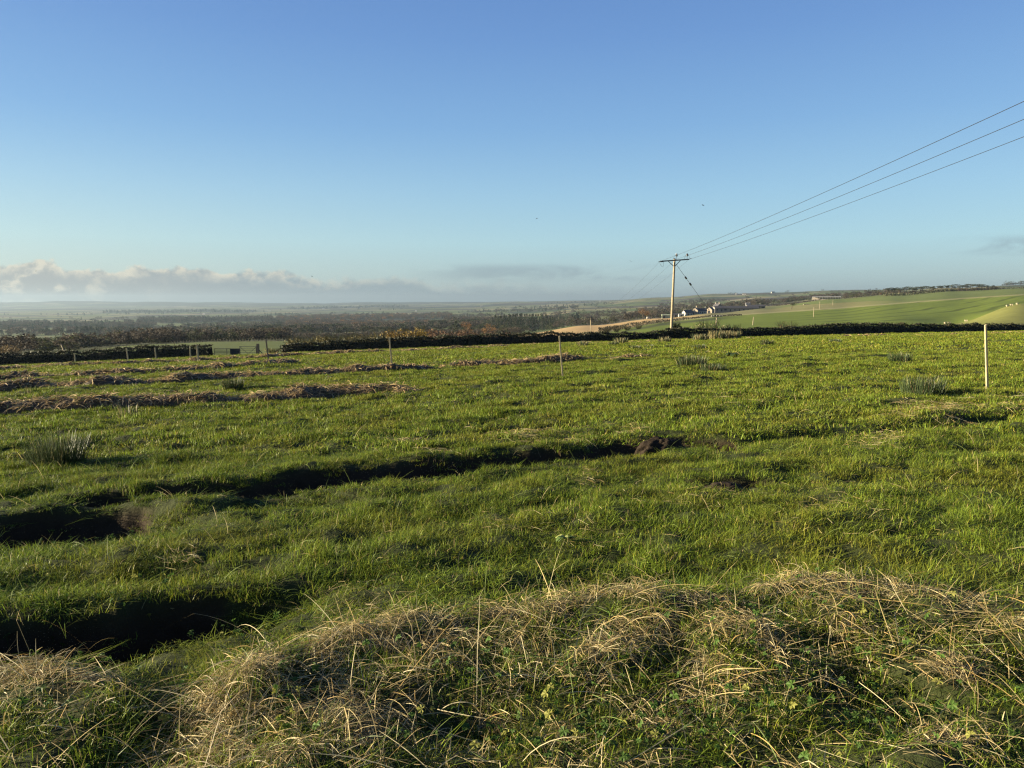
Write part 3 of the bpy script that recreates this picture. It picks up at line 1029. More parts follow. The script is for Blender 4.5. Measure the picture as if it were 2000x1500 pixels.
gp, gk, grt, gsc = [], [], [], []
for (y0, y1, dens, k0, kn, seed) in [(0.9, 4.5, 190, 0, NEAR_V, 1), (4.5, 9.0, 150, 0, NEAR_V, 2), (9.0, 14.0, 75, 0, NEAR_V + MID_V, 3),
                                     (14.0, 30.0, 34, NEAR_V, MID_V, 4), (30.0, 135.0, 5.0, NEAR_V + MID_V, FAR_V, 5)]:
    X, Y = zone(y0, y1, dens, seed)
    ok = Y < hedge_y(X) - 0.3
    X, Y = X[ok], Y[ok]
    cut, soil, rim = ditch_profile(X, Y)
    r_ = np.random.default_rng(seed + 50)
    u_ = r_.random(len(X))
    keep = (soil < 0.35) | (u_ < 0.26)
    for Pw, w_ in WR:
        dW, _ = poly_dist(X, Y, Pw)
        keep &= (np.abs(dW) > w_ * 0.42) | (u_ < 0.12)
    dm, _ = poly_dist(X, Y, MOUND)
    inm = (dm < 0.12) & (np.hypot(X, Y) < 9)
    keep &= ~(inm & (u_ > 0.50))
    X, Y, inm = X[keep], Y[keep], inm[keep]
    Z = h_field(X, Y, False)
    n = len(X)
    tall = 0.85 + 0.55 * fbm(X / 1.7, Y / 1.0, 3, 81) + 0.75 * fbm(X / 0.40, Y / 0.40, 2, 85)
    tall = np.clip(tall, 0.28, 1.7)
    for B_, A_, wd_, dp_, _s, _r in DITCH[:3]:
        if Y.min() < 12:
            dC, _ = poly_dist(X, Y, (A_ + B_) / 2)
            tall = tall * (1 - .5 * np.exp(-((dC + .25) / .38) ** 2))
    tall = np.where(inm, tall * 0.95, tall)
    sc_ = 0.85 + 0.3 * r_.random(n)
    gp.append(np.stack([X, Y, Z], 1))
    gk.append(k0 + (r_.random(n) * kn).astype(int))
    grt.append(np.stack([r_.normal(0, 0.10, n), r_.normal(0, 0.10, n), r_.random(n) * 6.283], 1))
    gsc.append(np.stack([sc_, sc_, tall], 1))
gp = np.concatenate(gp)
print('grass clumps', len(gp))
scatter('grass', gp, np.concatenate(gk), np.concatenate(grt), np.concatenate(gsc), GCOL, 'short green pasture grass covering the field', 'grass')

# ------------------------------------------------------------------ foreground: dead grass, weeds
def hit_many(px, py):
    u = (px - 1000) / F
    v = (750 - py) / F
    ry = CP + v * SP
    rz = v * CP - SP
    lo = np.full(px.shape, 1.0)
    hi = np.full(px.shape, 120.0)
    for _ in range(36):
        md = (lo + hi) / 2
        ab = EYE + rz / ry * md - h_base(u / ry * md, md) > 0
        lo = np.where(ab, md, lo)
        hi = np.where(ab, hi, md)
    return u / ry * lo, lo


def strands(p0, th, el, ln_, wd, droop, col, r_, k=7, kink=0.25, lift=0.006, curl=0.35):
    n = len(ln_)
    q = np.linspace(0, 1, k)
    step = ln_ / (k - 1)
    P = np.zeros((n, k, 3))
    P[:, 0] = p0
    t_ = th.copy()
    e_ = el.copy()
    tw = r_.normal(0, curl, n) / k
    kp = r_.integers(1, k - 1, n)
    for i in range(1, k):
        t_ = t_ + tw
        e_ = e_ - droop / (k - 1)
        kk = (kp == i) & (r_.random(n) < kink)
        t_ = np.where(kk, t_ + r_.normal(0, 0.9, n), t_)
        e_ = np.where(kk, e_ - np.abs(r_.normal(0, 0.7, n)), e_)
        e_ = np.maximum(e_, -1.35)
        P[:, i, 0] = P[:, i - 1, 0] + step * np.cos(t_) * np.cos(e_)
        P[:, i, 1] = P[:, i - 1, 1] + step * np.sin(t_) * np.cos(e_)
        P[:, i, 2] = P[:, i - 1, 2] + step * np.sin(e_)
    g = h_field(P[:, :, 0].ravel(), P[:, :, 1].ravel(), False).reshape(n, k)
    P[:, :, 2] = np.maximum(P[:, :, 2], g + lift + 0.012 * r_.random((n, 1)))
    sd = np.stack([-np.sin(th), np.cos(th), r_.normal(0, 0.8, n)], 1)
    sd /= np.linalg.norm(sd, axis=1)[:, None]
    tp = np.interp(q, [0, .6, 1], [0.85, 1.0, 0.3])
    V, Fc = ribbons(P, wd[:, None] * tp[None], sd)
    return V, Fc, np.repeat(col, k * 2, 0)


def straw_col(n, r_, green=0.12):
    c = np.array([[0.370, 0.290, 0.135]]) * (0.40 + 0.80 * r_.random((n, 1)))
    c = np.where(r_.random((n, 1)) < 0.22, c * np.array([[0.92, 0.80, 0.62]]), c)
    c = np.where(r_.random((n, 1)) < 0.18, np.array([[0.42, 0.36, 0.21]]), c)
    c = np.where(r_.random((n, 1)) < green, np.array([[0.105, 0.145, 0.035]]), c)
    return c


r_ = np.random.default_rng(77)
PXL = [-300, -150, 60, 200, 330, 430, 520, 650, 760, 900, 1000, 1150, 1300, 1420, 1520, 1650, 1780, 1900, 2050, 2400]
PYL = [1340, 1335, 1325, 1350, 1400, 1370, 1312, 1272, 1250, 1226, 1210, 1196, 1196, 1208, 1190, 1178, 1190, 1200, 1215, 1230]
parts = []
# thatch lying all over the bank
n = 27000
px = r_.uniform(-250, 2250, n * 2)
py = r_.uniform(1130, 1560, n * 2)
line = np.interp(px, PXL, PYL)
dens = np.clip(0.42 + 1.5 * fbm(px / 120, py / 75, 3, 91), 0.05, 1.0)
dens = dens * np.where(py < line, np.exp(-(line - py) / 10.0), np.where(py < line + 80, 1.25, np.where(py < line + 170, .8, .45)))
dens = dens * np.interp(px, [0, 250, 420, 600, 1500, 2000], [.75, .55, .9, 1.0, 1.0, .75])
dens = dens * np.where((px < 260) & (py > 1385), .35, 1) * np.where((px > 1650) & (py > 1330), .55, 1) * np.where((px > 900) & (py > 1400), .6, 1)
ok = r_.random(len(px)) < dens
px, py = px[ok], py[ok]
x, y = hit_many(px, py)
n = len(x)
z = h_field(x, y, False)
th = r_.random(n) * 2 * math.pi
el = np.abs(r_.normal(0.12, 0.38, n))
ln_ = np.clip(r_.gamma(2.6, 0.045, n), 0.04, 0.40)
wd = r_.uniform(0.0011, 0.0036, n)
parts.append(strands(np.stack([x, y, z + 0.01 + 0.05 * r_.random(n)], 1), th, el, ln_, wd, np.where(r_.random(n) < .5, r_.uniform(0.0, 0.5, n), r_.uniform(0.4, 1.8, n)), straw_col(n, r_), r_, curl=.2))
# drooping tufts
TUFT = [(455, 1362, 1.1), (500, 1345, .9), (420, 1400, .9), (480, 1400, 1.), (690, 1262, 1.25), (740, 1275, 1.), (650, 1300, .9), (700, 1330, .8), (650, 1400, 1.1), (720, 1408, 1.2), (690, 1450, 1.),
        (860, 1252, 1.), (910, 1262, 1.1), (900, 1300, .8), (800, 1250, .8), (1060, 1215, .9), (1130, 1205, 1.), (1210, 1198, 1.), (1260, 1200, .8), (1235, 1245, 1.15), (1190, 1290, 1.), (1150, 1300, .7), (1370, 1345, 1.1),
        (1400, 1310, .8), (1430, 1255, 1.), (1350, 1200, .8), (1560, 1165, 1.), (1600, 1170, .8), (1690, 1178, 1.2), (1740, 1190, 1.), (1640, 1250, .7), (1500, 1280, .9), (1880, 1340, .9), (60, 1335, 1.1), (20, 1350, 1.),
        (120, 1330, 1.), (180, 1350, .7), (1820, 1470, .9), (1290, 1420, .8), (1100, 1420, .6), (950, 1395, .6), (1960, 1250, .7), (560, 1500, .9), (420, 1480, .9), (300, 1520, .8), (1500, 1180, .9), (980, 1225, .8)]
for i, (a, b, sc) in enumerate(TUFT):
    m_ = int(190 * sc)
    c = hit(a, b)
    rr = 0.085 * sc * np.sqrt(r_.random(m_))
    ph = r_.random(m_) * 2 * math.pi
    x = c[0] + rr * np.cos(ph) * 1.5
    y = c[1] + rr * np.sin(ph)
    z = h_field(x, y, False)
    comb = r_.uniform(-math.pi, math.pi) if i % 3 else -math.pi / 2
    th = r_.normal(comb, 1.1, m_)
    el = r_.uniform(0.5, 1.45, m_)
    ln_ = r_.uniform(0.10, 0.27, m_) * sc
    parts.append(strands(np.stack([x, y, z], 1), th, el, ln_, r_.uniform(0.0014, 0.003, m_), r_.uniform(1.4, 3.0, m_), straw_col(m_, r_, 0.03), r_, k=8, kink=0.15))
# long arching stems
m_ = 260
px = r_.uniform(-100, 2150, m_)
line = np.interp(px, PXL, PYL)
py = line + np.abs(r_.normal(0, 110, m_)) - 12
x, y = hit_many(px, np.minimum(py, 1560))
z = h_field(x, y, False)
parts.append(strands(np.stack([x, y, z], 1), r_.random(m_) * 2 * math.pi, r_.uniform(0.15, 0.9, m_), r_.uniform(0.25, 0.6, m_), r_.uniform(0.002, 0.0036, m_),
                     r_.uniform(0.1, 1.5, m_), straw_col(m_, r_, 0.08) * 1.1, r_, k=10, kink=0.5, curl=.15))
# thin dead patches out in the field
for a, b, sx_, sy_, m_ in [(1010, 855, 30, 8, 150), (1095, 862, 50, 12, 130), (785, 862, 22, 3, 90), (850, 890, 25, 6, 60), (1815, 797, 40, 5, 170), (1850, 812, 22, 8, 110), (1775, 812, 24, 7, 70), (1725, 868, 30, 10, 110),
                           (1240, 845, 20, 6, 70), (1965, 788, 30, 6, 90), (1150, 940, 10, 14, 40), (1420, 790, 60, 10, 50), (360, 1100, 26, 10, 60), (1360, 985, 60, 18, 80), (1640, 1000, 90, 30, 90), (1040, 1030, 60, 16, 60),
                           (1500, 690, 30, 2, 60), (1400, 694, 20, 2, 60), (700, 1180, 60, 20, 50), (1170, 1060, 60, 20, 50)]:
    m_ = int(m_ * 1.9)
    x, y = hit_many(r_.normal(a, sx_, m_), np.maximum(r_.normal(b, sy_, m_), 668))
    dd = np.hypot(x, y)
    z = h_field(x, y, False)
    parts.append(strands(np.stack([x, y, z + 0.03], 1), r_.random(m_) * 2 * math.pi, np.abs(r_.normal(0.3, 0.35, m_)), r_.uniform(0.08, 0.22, m_) * np.clip(dd / 9, .7, 1.4), np.clip(0.00032 * dd, 0.0018, 0.015),
                         r_.uniform(0.8, 2.2, m_), straw_col(m_, r_, 0.03), r_, lift=0.05))
V, Fc, T_ = merge(parts)
do = add('dry_grass', mesh_np('dry_grass', V, Fc, T_, False), M_STRAW)
tag(do, 'tangled dead straw coloured grass on the near bank and in thin patches', 'dry grass', kind='stuff')
print('straw faces', len(Fc))

# loose taller green blades and seed stems standing out of the turf
m_ = 2600
px = r_.uniform(-150, 2150, m_)
py = 760 + 480 * r_.random(m_) ** 0.8
x, y = hit_many(px, py)
_, so_, _ = ditch_profile(x, y)
kk = so_ < 0.9
x, y = x[kk], y[kk]
m_ = len(x)
dd = np.hypot(x, y)
z = h_field(x, y, False)
c = np.array([[0.115, 0.150, 0.040]]) * (0.6 + 0.8 * r_.random((m_, 1)))
c = np.where(r_.random((m_, 1)) < 0.2, np.array([[0.30, 0.25, 0.12]]), c)
V, Fc, T_ = strands(np.stack([x, y, z], 1), r_.random(m_) * 6.283, r_.uniform(0.7, 1.5, m_), r_.uniform(0.10, 0.26, m_) * np.clip(dd / 8, .8, 1.5), np.clip(0.0006 * dd, .0028, .008),
                    r_.uniform(0.3, 1.6, m_), c, r_, k=6, kink=0.1)
tb = add('tall_grass', mesh_np('tall_grass', V, Fc, T_, False), M_WEED)
tag(tb, 'scattered longer single grass blades standing above the short turf', 'grass', kind='stuff')


def palmate(size, r_, lobes=5):
    """a lobed leaf in the xy plane, as quads"""
    V, Fc = [], []
    for i in range(lobes):
        a = math.radians(-110 + 220 * i / (lobes - 1)) + math.pi / 2
        L = size * (1.0 if i == lobes // 2 else 0.85)
        w = size * 0.34
        dx, dy = math.cos(a), math.sin(a)
        nx, ny = -dy, dx
        b = len(V)
        V += [(0, 0, 0), (dx * L * .55 + nx * w, dy * L * .55 + ny * w, size * .10), (dx * L, dy * L, -size * .12), (dx * L * .55 - nx * w, dy * L * .55 - ny * w, size * .10)]
        Fc.append((b, b + 1, b + 2, b + 3))
    return np.array(V), np.array(Fc)


parts = []
LV, LF = palmate(1.0, r_)
cl_px = [(560, 1430, 40), (450, 1180, 0)]
pts_l = []
for a, b, sx_, sy_, m_ in [(1700, 1420, 160, 50, 40), (1200, 1440, 200, 40, 30), (350, 1215, 160, 26, 90), (150, 1040, 100, 14, 40), (1600, 1310, 70, 50, 60), (1760, 1360, 70, 45, 60), (1120, 1290, 80, 70, 46), (890, 1280, 50, 60, 26), (890, 1340, 30, 30, 22), (1450, 1270, 50, 40, 40), (1440, 1400, 70, 50, 46), (1000, 1440, 70, 40, 30),
                           (570, 1440, 30, 40, 30), (350, 1380, 30, 25, 16), (200, 1320, 60, 20, 14), (300, 1210, 110, 24, 46), (430, 1190, 60, 30, 30), (60, 1220, 50, 30, 24), (130, 1040, 90, 14, 22), (1620, 1200, 200, 40, 50), (1500, 1440, 300, 40, 60),
                           (120, 1440, 90, 40, 40), (800, 1450, 60, 30, 24), (1210, 1440, 100, 40, 40), (600, 1330, 60, 40, 20)]:
    pts_l.append(np.stack([r_.normal(a, sx_, m_), np.clip(r_.normal(b, sy_, m_), 1000, 1540)], 1))
pts_l = np.concatenate(pts_l)
x, y = hit_many(pts_l[:, 0], pts_l[:, 1])
z = h_field(x, y, False)
for i in range(len(x)):
    s_ = r_.uniform(0.012, 0.028)
    M = np.array(Euler((r_.normal(0, 0.5), r_.normal(0, 0.5), r_.random() * 6.28)).to_matrix())
    hgt = r_.uniform(0.03, 0.11)
    c = np.array([0.052, 0.095, 0.018]) * r_.uniform(0.6, 1.25)
    if r_.random() < 0.14:
        c = np.array([0.19, 0.19, 0.045])
    parts.append(((LV * s_) @ M.T + np.array([x[i], y[i], z[i] + hgt]), LF, c))
    st = np.array([[[x[i] + .01, y[i], z[i]], [x[i], y[i], z[i] + hgt]]])
    v_, f_ = ribbons(st, np.full((1, 2), 0.002), np.array([[1.0, 0.3, 0]]))
    parts.append((v_, f_, c * .8))
V, Fc, T_ = merge(parts)
wo = add('weeds', mesh_np('weeds', V, Fc, T_, False), M_WEED)
tag(wo, 'lobed green buttercup leaves among the dead grass and on the trench sides', 'weeds', kind='stuff')


# ------------------------------------------------------------------ docks and rushes
def leaf_plant(name, px, py, label, n, size, col, seed, dark=None):
    r_ = np.random.default_rng(seed)
    c = hit(px, py)
    parts = []
    for i in range(n):
        a = r_.random() * 6.283
        L = size * r_.uniform(0.6, 1.0)
        k = 6
        q = np.linspace(0, 1, k)
        P = np.zeros((1, k, 3))
        P[0, :, 0] = np.cos(a) * L * q * .85
        P[0, :, 1] = np.sin(a) * L * q * .85
        P[0, :, 2] = L * (0.9 * q - 1.0 * q ** 2.2) * r_.uniform(.6, 1.2) + .01
        wd = np.interp(q, [0, .2, .55, .85, 1], [.08, .35, .5, .3, .04])[None] * L
        v_, f_ = ribbons(P, wd, np.array([[-np.sin(a), np.cos(a), r_.normal(0, .25)]]))
        cc = np.array(col if (dark is None or i < 3) else dark) * r_.uniform(.75, 1.2)
        parts.append((v_, f_, cc))
    V, Fc, T_ = merge(parts)
    o = add(name, mesh_np(name, V, Fc, T_, False), M_WEED, loc=(c[0], c[1], float(h_field(c[0], c[1], False)) + .03))
    return tag(o, label, 'plant')


leaf_plant('dock_plant', 1102, 1062, 'low dock plant with pale yellow leaves in the middle of the near turf', 8, 0.105, (0.36, 0.38, 0.13), 3, (0.07, 0.11, 0.03))
leaf_plant('dock_plant', 1430, 698, 'low dark leafed dock plant in short turf beyond the leaning stake', 12, 0.42, (0.05, 0.08, 0.028), 4)
leaf_plant('dock_plant', 1572, 704, 'low leafy dock plant in far turf beside the wide clump of rushes', 12, 0.45, (0.055, 0.085, 0.03), 5)


def clod(px, py, w, h, label, seed):
    c = hit(px, py)
    nu, nv = 64, 22
    a = np.linspace(0, 2 * math.pi, nu)[None, :]
    b = np.linspace(-.25, math.pi / 2, nv)[:, None]
    X = np.cos(b) * np.cos(a)
    Y_ = np.cos(b) * np.sin(a)
    Z = np.sin(b) + 0 * a
    k = 1 + .28 * fbm(X * 2.2 + seed, Y_ * 2.2 + Z * 1.7, 4, 141)
    k[:, -1] = k[:, 0]
    X, Y_, Z = X * k * w / 2, Y_ * k * .15, Z * k * h
    ca, sa = math.cos(.27), math.sin(.27)
    V = np.stack([X * ca - Y_ * sa, X * sa + Y_ * ca, Z], 2).reshape(-1, 3)
    o = add('earth_clod', mesh_np('earth_clod', V, grid_faces(nv, nu), np.array([.022, .016, .011]), True), M_FIELD, loc=(c[0], c[1], float(h_base(c[0], c[1])) - .03))
    return tag(o, label, 'earth clod')


clod(1290, 878, .62, .17, 'dark crumbly earth clod at the right end of the long trench', 2)
clod(1415, 952, .38, .07, 'small dark earth heap in the turf below the end of the long trench', 5)


def rush_mesh(n, rad, h, w, seed, spread=0.45, yel=0.15):
    r_ = np.random.default_rng(seed)
    rr = rad * np.sqrt(r_.random(n))
    ph = r_.random(n) * 6.283
    p0 = np.stack([rr * np.cos(ph), rr * np.sin(ph), np.full(n, -.02)], 1)
    th = ph + r_.normal(0, 0.5, n)
    lean = spread * (rr / rad) * r_.uniform(.4, 1.3, n)
    hh = h * r_.uniform(0.5, 1.1, n)
    k = 5
    q = np.linspace(0, 1, k)
    P = np.zeros((n, k, 3))
    P[:, :, 0] = p0[:, None, 0] + (np.cos(th) * lean * hh)[:, None] * q[None] ** 1.4
    P[:, :, 1] = p0[:, None, 1] + (np.sin(th) * lean * hh)[:, None] * q[None] ** 1.4
    P[:, :, 2] = p0[:, None, 2] + hh[:, None] * q[None] * (1 - .15 * (lean[:, None] * q[None]) ** 1)
    fa = th + 1.57 + r_.normal(0, .8, n)
    sd = np.stack([np.cos(fa), np.sin(fa), np.zeros(n)], 1)
    tp = np.interp(q, [0, .7, 1], [1, .9, .15])
    V, Fc = ribbons(P, (w * r_.uniform(.7, 1.3, n))[:, None] * tp[None], sd)
    c = np.array([[0.032, 0.048, 0.016]]) * (0.6 + .8 * r_.random((n, 1)))
    c = np.where(r_.random((n, 1)) < yel, np.array([[0.23, 0.19, 0.09]]), c)
    return mesh_np('rush_tuft', V, Fc, np.repeat(c, k * 2, 0), False)


def rush(px, py, wpx, hpx, label, seed, n=320, yel=0.15, group='clumps of soft rush'):
    c = hit(px, py)
    Y = c[1]
    rad = wpx / F * Y / 2
    h = hpx / F * Y
    me = rush_mesh(int(n * 1.9), rad * .85, h * 1.05, max(0.0038, 0.00046 * Y), seed, 0.35, yel * .7)
    o = add('rush_tuft', me, M_RUSH, loc=(c[0], c[1], float(h_field(c[0], c[1], False)) - .01), rot=(0, 0, 0))
    return tag(o, label, 'rush', group)


rush(112, 908, 108, 68, 'large dark spiky rush clump by the left edge of the near field', 1, 560, .08)
rush(250, 815, 40, 36, 'thin pale rush sprouting in front of the nearest windrow', 2, 30, .5)
rush(57, 770, 14, 24, 'few thin pale rush stems beside the second windrow at far left', 3, 12, .8)
rush(455, 762, 44, 24, 'dark rush clump between the two nearest windrows', 4, 220)
rush(1350, 719, 64, 26, 'wide dark rush clump right of the leaning stake in mid field', 5, 420)
rush(1392, 724, 56, 16, 'low dark rush patch touching the right side of the wide clump', 6, 300)
rush(1802, 771, 90, 36, 'broad green rush clump left of the nearest tall stake', 7, 460, .1)
rush(1758, 708, 50, 22, 'round dark rush clump well behind the broad green clump', 8, 300, .1)
rush(1240, 682, 30, 9, 'small dark rush clump in the row before the hedge, second from the left', 9, 150)
rush(1199, 675, 26, 8, 'small dark rush clump in the row before the hedge, leftmost of them', 10, 140)
rush(1268, 679, 20, 7, 'smallest faint rush clump among the row before the hedge', 11, 90, .3)
rush(1309, 682, 24, 9, 'small dark rush clump in the row before the hedge, fourth from the left', 12, 140)
rush(1366, 682, 36, 9, 'wider low rush clump in the row before the hedge, fifth from the left', 13, 190)
rush(1498, 675, 26, 13, 'dark rush clump standing alone before the right half of the hedge', 14, 170)
rush(1631, 670, 26, 9, 'low dark rush clump close to the tallest part of the right hedge', 15, 150)
rush(1212, 672, 30, 14, 'yellowish grass tuft growing against the low middle hedge, leftmost of its row', 16, 170, .6)
rush(1298, 670, 26, 14, 'yellowish grass tuft against the hedge just left of the power pole', 17, 150, .6)
rush(1368, 666, 34, 14, 'pale grass tuft against the hedge right of the power pole', 18, 170, .65)
rush(1402, 664, 40, 18, 'biggest pale grass tuft against the hedge below the crossarm pole', 19, 240, .65)
rush(1430, 663, 36, 17, 'pale grass tuft against the hedge, rightmost of the pair', 20, 200, .65)
rush(1138, 676, 26, 9, 'short yellowish grass tuft by the hedge right of the leaning stake', 21, 120, .6)


# ------------------------------------------------------------------ fence stakes
def stake(px, base, top_px, top, label, w=0.045, Y=None, grp='wooden fence stakes', mat=None):
    c = hit(px, base) if Y is None else at(px, base, Y)[:2]
    g = float(h_field(c[0], c[1], False)) - .03
    Y = c[1]
    t = at(top_px, top, Y)
    P0 = np.array([c[0], Y, g - .15])
    P1 = t
    ax = P1 - P0
    L = np.linalg.norm(ax)
    m_ = MB()
    h_ = w / 2
    prof = [(0, .86), (.02, 1), (.5, .97), (.985, .95), (1.0, .78)]
    ring = [(-.9, -1), (.9, -1), (1, -.9), (1, .9), (.9, 1), (-.9, 1), (-1, .9), (-1, -.9)]
    vs, fs = [], []
    for f_, s_ in prof:
        for a, b in ring:
            vs.append((ax[0] * f_ + a * h_ * s_, ax[1] * f_ + b * h_ * s_, ax[2] * f_ + (0.006 * a if f_ == 1 else 0)))
    for i in range(len(prof) - 1):
        for j in range(8):
            fs.append((i * 8 + j, i * 8 + (j + 1) % 8, (i + 1) * 8 + (j + 1) % 8, (i + 1) * 8 + j))
    m_.v = vs
    m_.f = fs + [tuple(range(8))[::-1], tuple(range((len(prof) - 1) * 8, len(prof) * 8))]
    o = m_.build('fence_stake', mat or M_STAKE, loc=P0)
    return tag(o, label, 'fence stake', grp)


stake(1930, 765, 1925, 634, 'tall pale fence stake standing nearest, at the right side of the field', 0.037)
stake(1100.5, 739, 1092.5, 656, 'thin pale stake leaning left in the middle of the field', 0.042)
stake(766.5, 719, 760.5, 659, 'thin leaning stake at the end of the second windrow', 0.055)
stake(388, 709, 384.5, 675, 'pale leaning stake in front of the left hedge, tallest of its row', 0.095)
stake(372.5, 702, 371, 680, 'short pale stake just left of the tallest one in its row', 0.09)
stake(305.5, 704, 302.5, 679, 'pale stake in the middle of the row before the left hedge', 0.09)
stake(251, 707, 247, 679.5, 'pale leaning stake second from the left before the left hedge', 0.095)
stake(147.5, 711, 145.5, 690.5, 'short pale stake leftmost of the row before the dark hedge', 0.09)
stake(526, 712, 519.5, 664, 'very thin dark leaning stake right of the field gate', 0.06, mat=M_OLDWOOD)


# ------------------------------------------------------------------ hedges
def leafcloud(C, size, tint, r_, flat=0.0):
    n = len(C)
    a = r_.normal(size=(n, 3))
    a /= np.linalg.norm(a, axis=1)[:, None]
    b = r_.normal(size=(n, 3))
    b -= (b * a).sum(1)[:, None] * a
    b /= np.linalg.norm(b, axis=1)[:, None]
    if flat:
        a[:, 2] *= 1 - flat
        b[:, 2] *= 1 - flat
    s_ = (size * r_.uniform(.6, 1.35, n))[:, None]
    V = np.stack([C - a * s_, C + b * s_ * .55, C + a * s_, C - b * s_ * .55], 1).reshape(-1, 3)
    Fc = np.arange(n * 4).reshape(n, 4)
    return V, Fc, np.repeat(tint, 4, 0)


def hedge(name, px0, px1, heights, label, seed, dens=230, w=1.1, offs=0.0):
    r_ = np.random.default_rng(seed)
    xs = np.linspace(px0, px1, 400)
    X = np.array([(p - 1000) / F / K for p in xs])
    yy = np.full(400, 88.0)
    for _ in range(30):
        yy = .5 * yy + .5 * hedge_y(X * yy)
    X = X * yy
    yy = yy + offs
    Hh = np.interp(xs, [a for a, b in heights], [b for a, b in heights])
    L = np.concatenate([[0], np.cumsum(np.hypot(np.diff(X), np.diff(yy)))])
    n = int(L[-1] * dens)
    t = r_.random(n) * L[-1]
    cx = np.interp(t, L, X)
    cy = np.interp(t, L, yy)
    ch = np.interp(t, L, Hh) * (1 + .26 * fbm(t / 1.6, t * 0 + seed, 3, 95))
    cw = w * (1 + .3 * fbm(t / 2.2, t * 0 + seed + 3, 2, 97))
    f_ = r_.random(n)
    zz = np.where(f_ < .42, r_.random(n) ** .7, np.where(f_ < .8, 1.0 - .05 * r_.random(n), r_.random(n)))
    sd = np.where(f_ < .42, -1.0, np.where(f_ < .8, r_.uniform(-1, 1, n), 1.0)) * np.clip(1.15 - .35 * zz, 0, 1)
    y_ = cy + sd * cw / 2 + r_.normal(0, .07, n)
    x_ = cx + r_.normal(0, .1, n)
    g = h_field(x_, y_, False)
    z_ = g + zz * ch + r_.normal(0, .05, n)
    gap = (zz < .42) & (fbm(t / .9, zz * 2, 2, 99) > .22)
    k = ~gap
    C = np.stack([x_, y_, z_], 1)[k]
    n = len(C)
    col = np.array([[0.034, 0.036, 0.017]]) * (0.45 + 1.0 * r_.random((n, 1)))
    col = np.where(r_.random((n, 1)) < .06, np.array([[0.060, 0.048, 0.025]]), col)
    root = thing(name, label, 'hedge', (0, 0, 0))
    V, Fc, T_ = leafcloud(C, 0.115, col, r_)
    add('foliage', mesh_np('foliage', V, Fc, T_, False), M_HEDGE, root)
    # twigs: upright shoots at the top, trunks at the foot, dark inner mass
    m_ = int(L[-1] * 26)
    t = r_.random(m_) * L[-1]
    cx = np.interp(t, L, X)
    cy = np.interp(t, L, yy) + r_.uniform(-.3, .3, m_) * w
    ch = np.interp(t, L, Hh)
    g = h_field(cx, cy, False)
    P = np.zeros((m_, 3, 3))
    P[:, 0] = np.stack([cx, cy, g], 1)
    P[:, 1] = np.stack([cx + r_.normal(0, .12, m_), cy, g + ch * .7], 1)
    P[:, 2] = np.stack([cx + r_.normal(0, .25, m_), cy, g + ch * r_.uniform(.95, 1.22, m_)], 1)
    V1, F1 = ribbons(P, np.tile([.05, .03, .014], (m_, 1)), np.tile([1.0, 0, 0], (m_, 1)))
    ns = int(L[-1] / .4)
    t = np.linspace(0, L[-1], ns)
    cx = np.interp(t, L, X)
    cy = np.interp(t, L, yy)
    ch = np.interp(t, L, Hh) * (1 + .26 * fbm(t / 1.6, t * 0 + seed, 3, 95))
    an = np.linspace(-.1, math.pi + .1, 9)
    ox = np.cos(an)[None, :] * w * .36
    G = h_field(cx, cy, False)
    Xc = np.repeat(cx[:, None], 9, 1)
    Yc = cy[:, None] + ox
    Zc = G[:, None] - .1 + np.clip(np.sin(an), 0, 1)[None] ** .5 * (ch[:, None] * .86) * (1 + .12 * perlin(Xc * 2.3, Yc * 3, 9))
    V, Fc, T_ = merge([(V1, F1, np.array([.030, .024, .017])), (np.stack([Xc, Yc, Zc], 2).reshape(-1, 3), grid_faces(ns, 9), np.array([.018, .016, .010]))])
    add('stems', mesh_np('stems', V, Fc, T_, False), M_HEDGE, root)
    return root


hedge('hedge', -420, 408, [(-420, 1.5), (0, 1.42), (130, 1.30), (240, 1.50), (330, 1.55), (408, 1.35)], 'dark clipped hedge on the left, ending at the field gate', 1)
hedge('hedge', 548, 1252, [(548, 1.0), (580, 1.2), (760, 1.30), (900, 1.35), (1100, 1.28), (1200, 1.1), (1252, 1.0)], 'dark clipped hedge in the middle, from the gate to the low gap', 2)
hedge('hedge', 1250, 2420, [(1250, .95), (1290, 1.2), (1330, 1.45), (1420, 1.25), (1520, 1.2), (1600, 1.5), (1680, 1.62), (1760, 1.5), (1850, 1.35), (2000, 1.3), (2420, 1.3)],
      'dark clipped hedge on the right, running behind the nearest stake', 3)


# ------------------------------------------------------------------ bushes and trees
def blob_points(lobes, n, r_, shell=0.6):
    """points in a union of ellipsoids (x,y,z,rx,ry,rz), denser near the outside"""
    L = np.array(lobes, float)
    vol = (L[:, 3] * L[:, 4] * L[:, 5]) ** (2 / 3)
    pk = r_.choice(len(L), n, p=vol / vol.sum())
    d_ = r_.normal(size=(n, 3))
    d_ /= np.linalg.norm(d_, axis=1)[:, None]
    rad = np.where(r_.random(n) < shell, 1 - .25 * r_.random(n) ** 2, r_.random(n) ** (1 / 3)) * (1 + .12 * r_.normal(size=n))
    return L[pk, :3] + d_ * rad[:, None] * L[pk, 3:]


def limbs(base, tips, r0, r_, bend=.1):
    m_ = MB()
    for tp, rr in tips:
        b = np.array(base)
        tp = np.array(tp)
        mid = (b + tp) / 2 + np.array([r_.normal(0, bend), r_.normal(0, bend), bend]) * np.linalg.norm(tp - b)
        m_.tube([b, mid, tp], [r0, (r0 + rr) / 2, rr], 5)
    return m_


TREE = {}


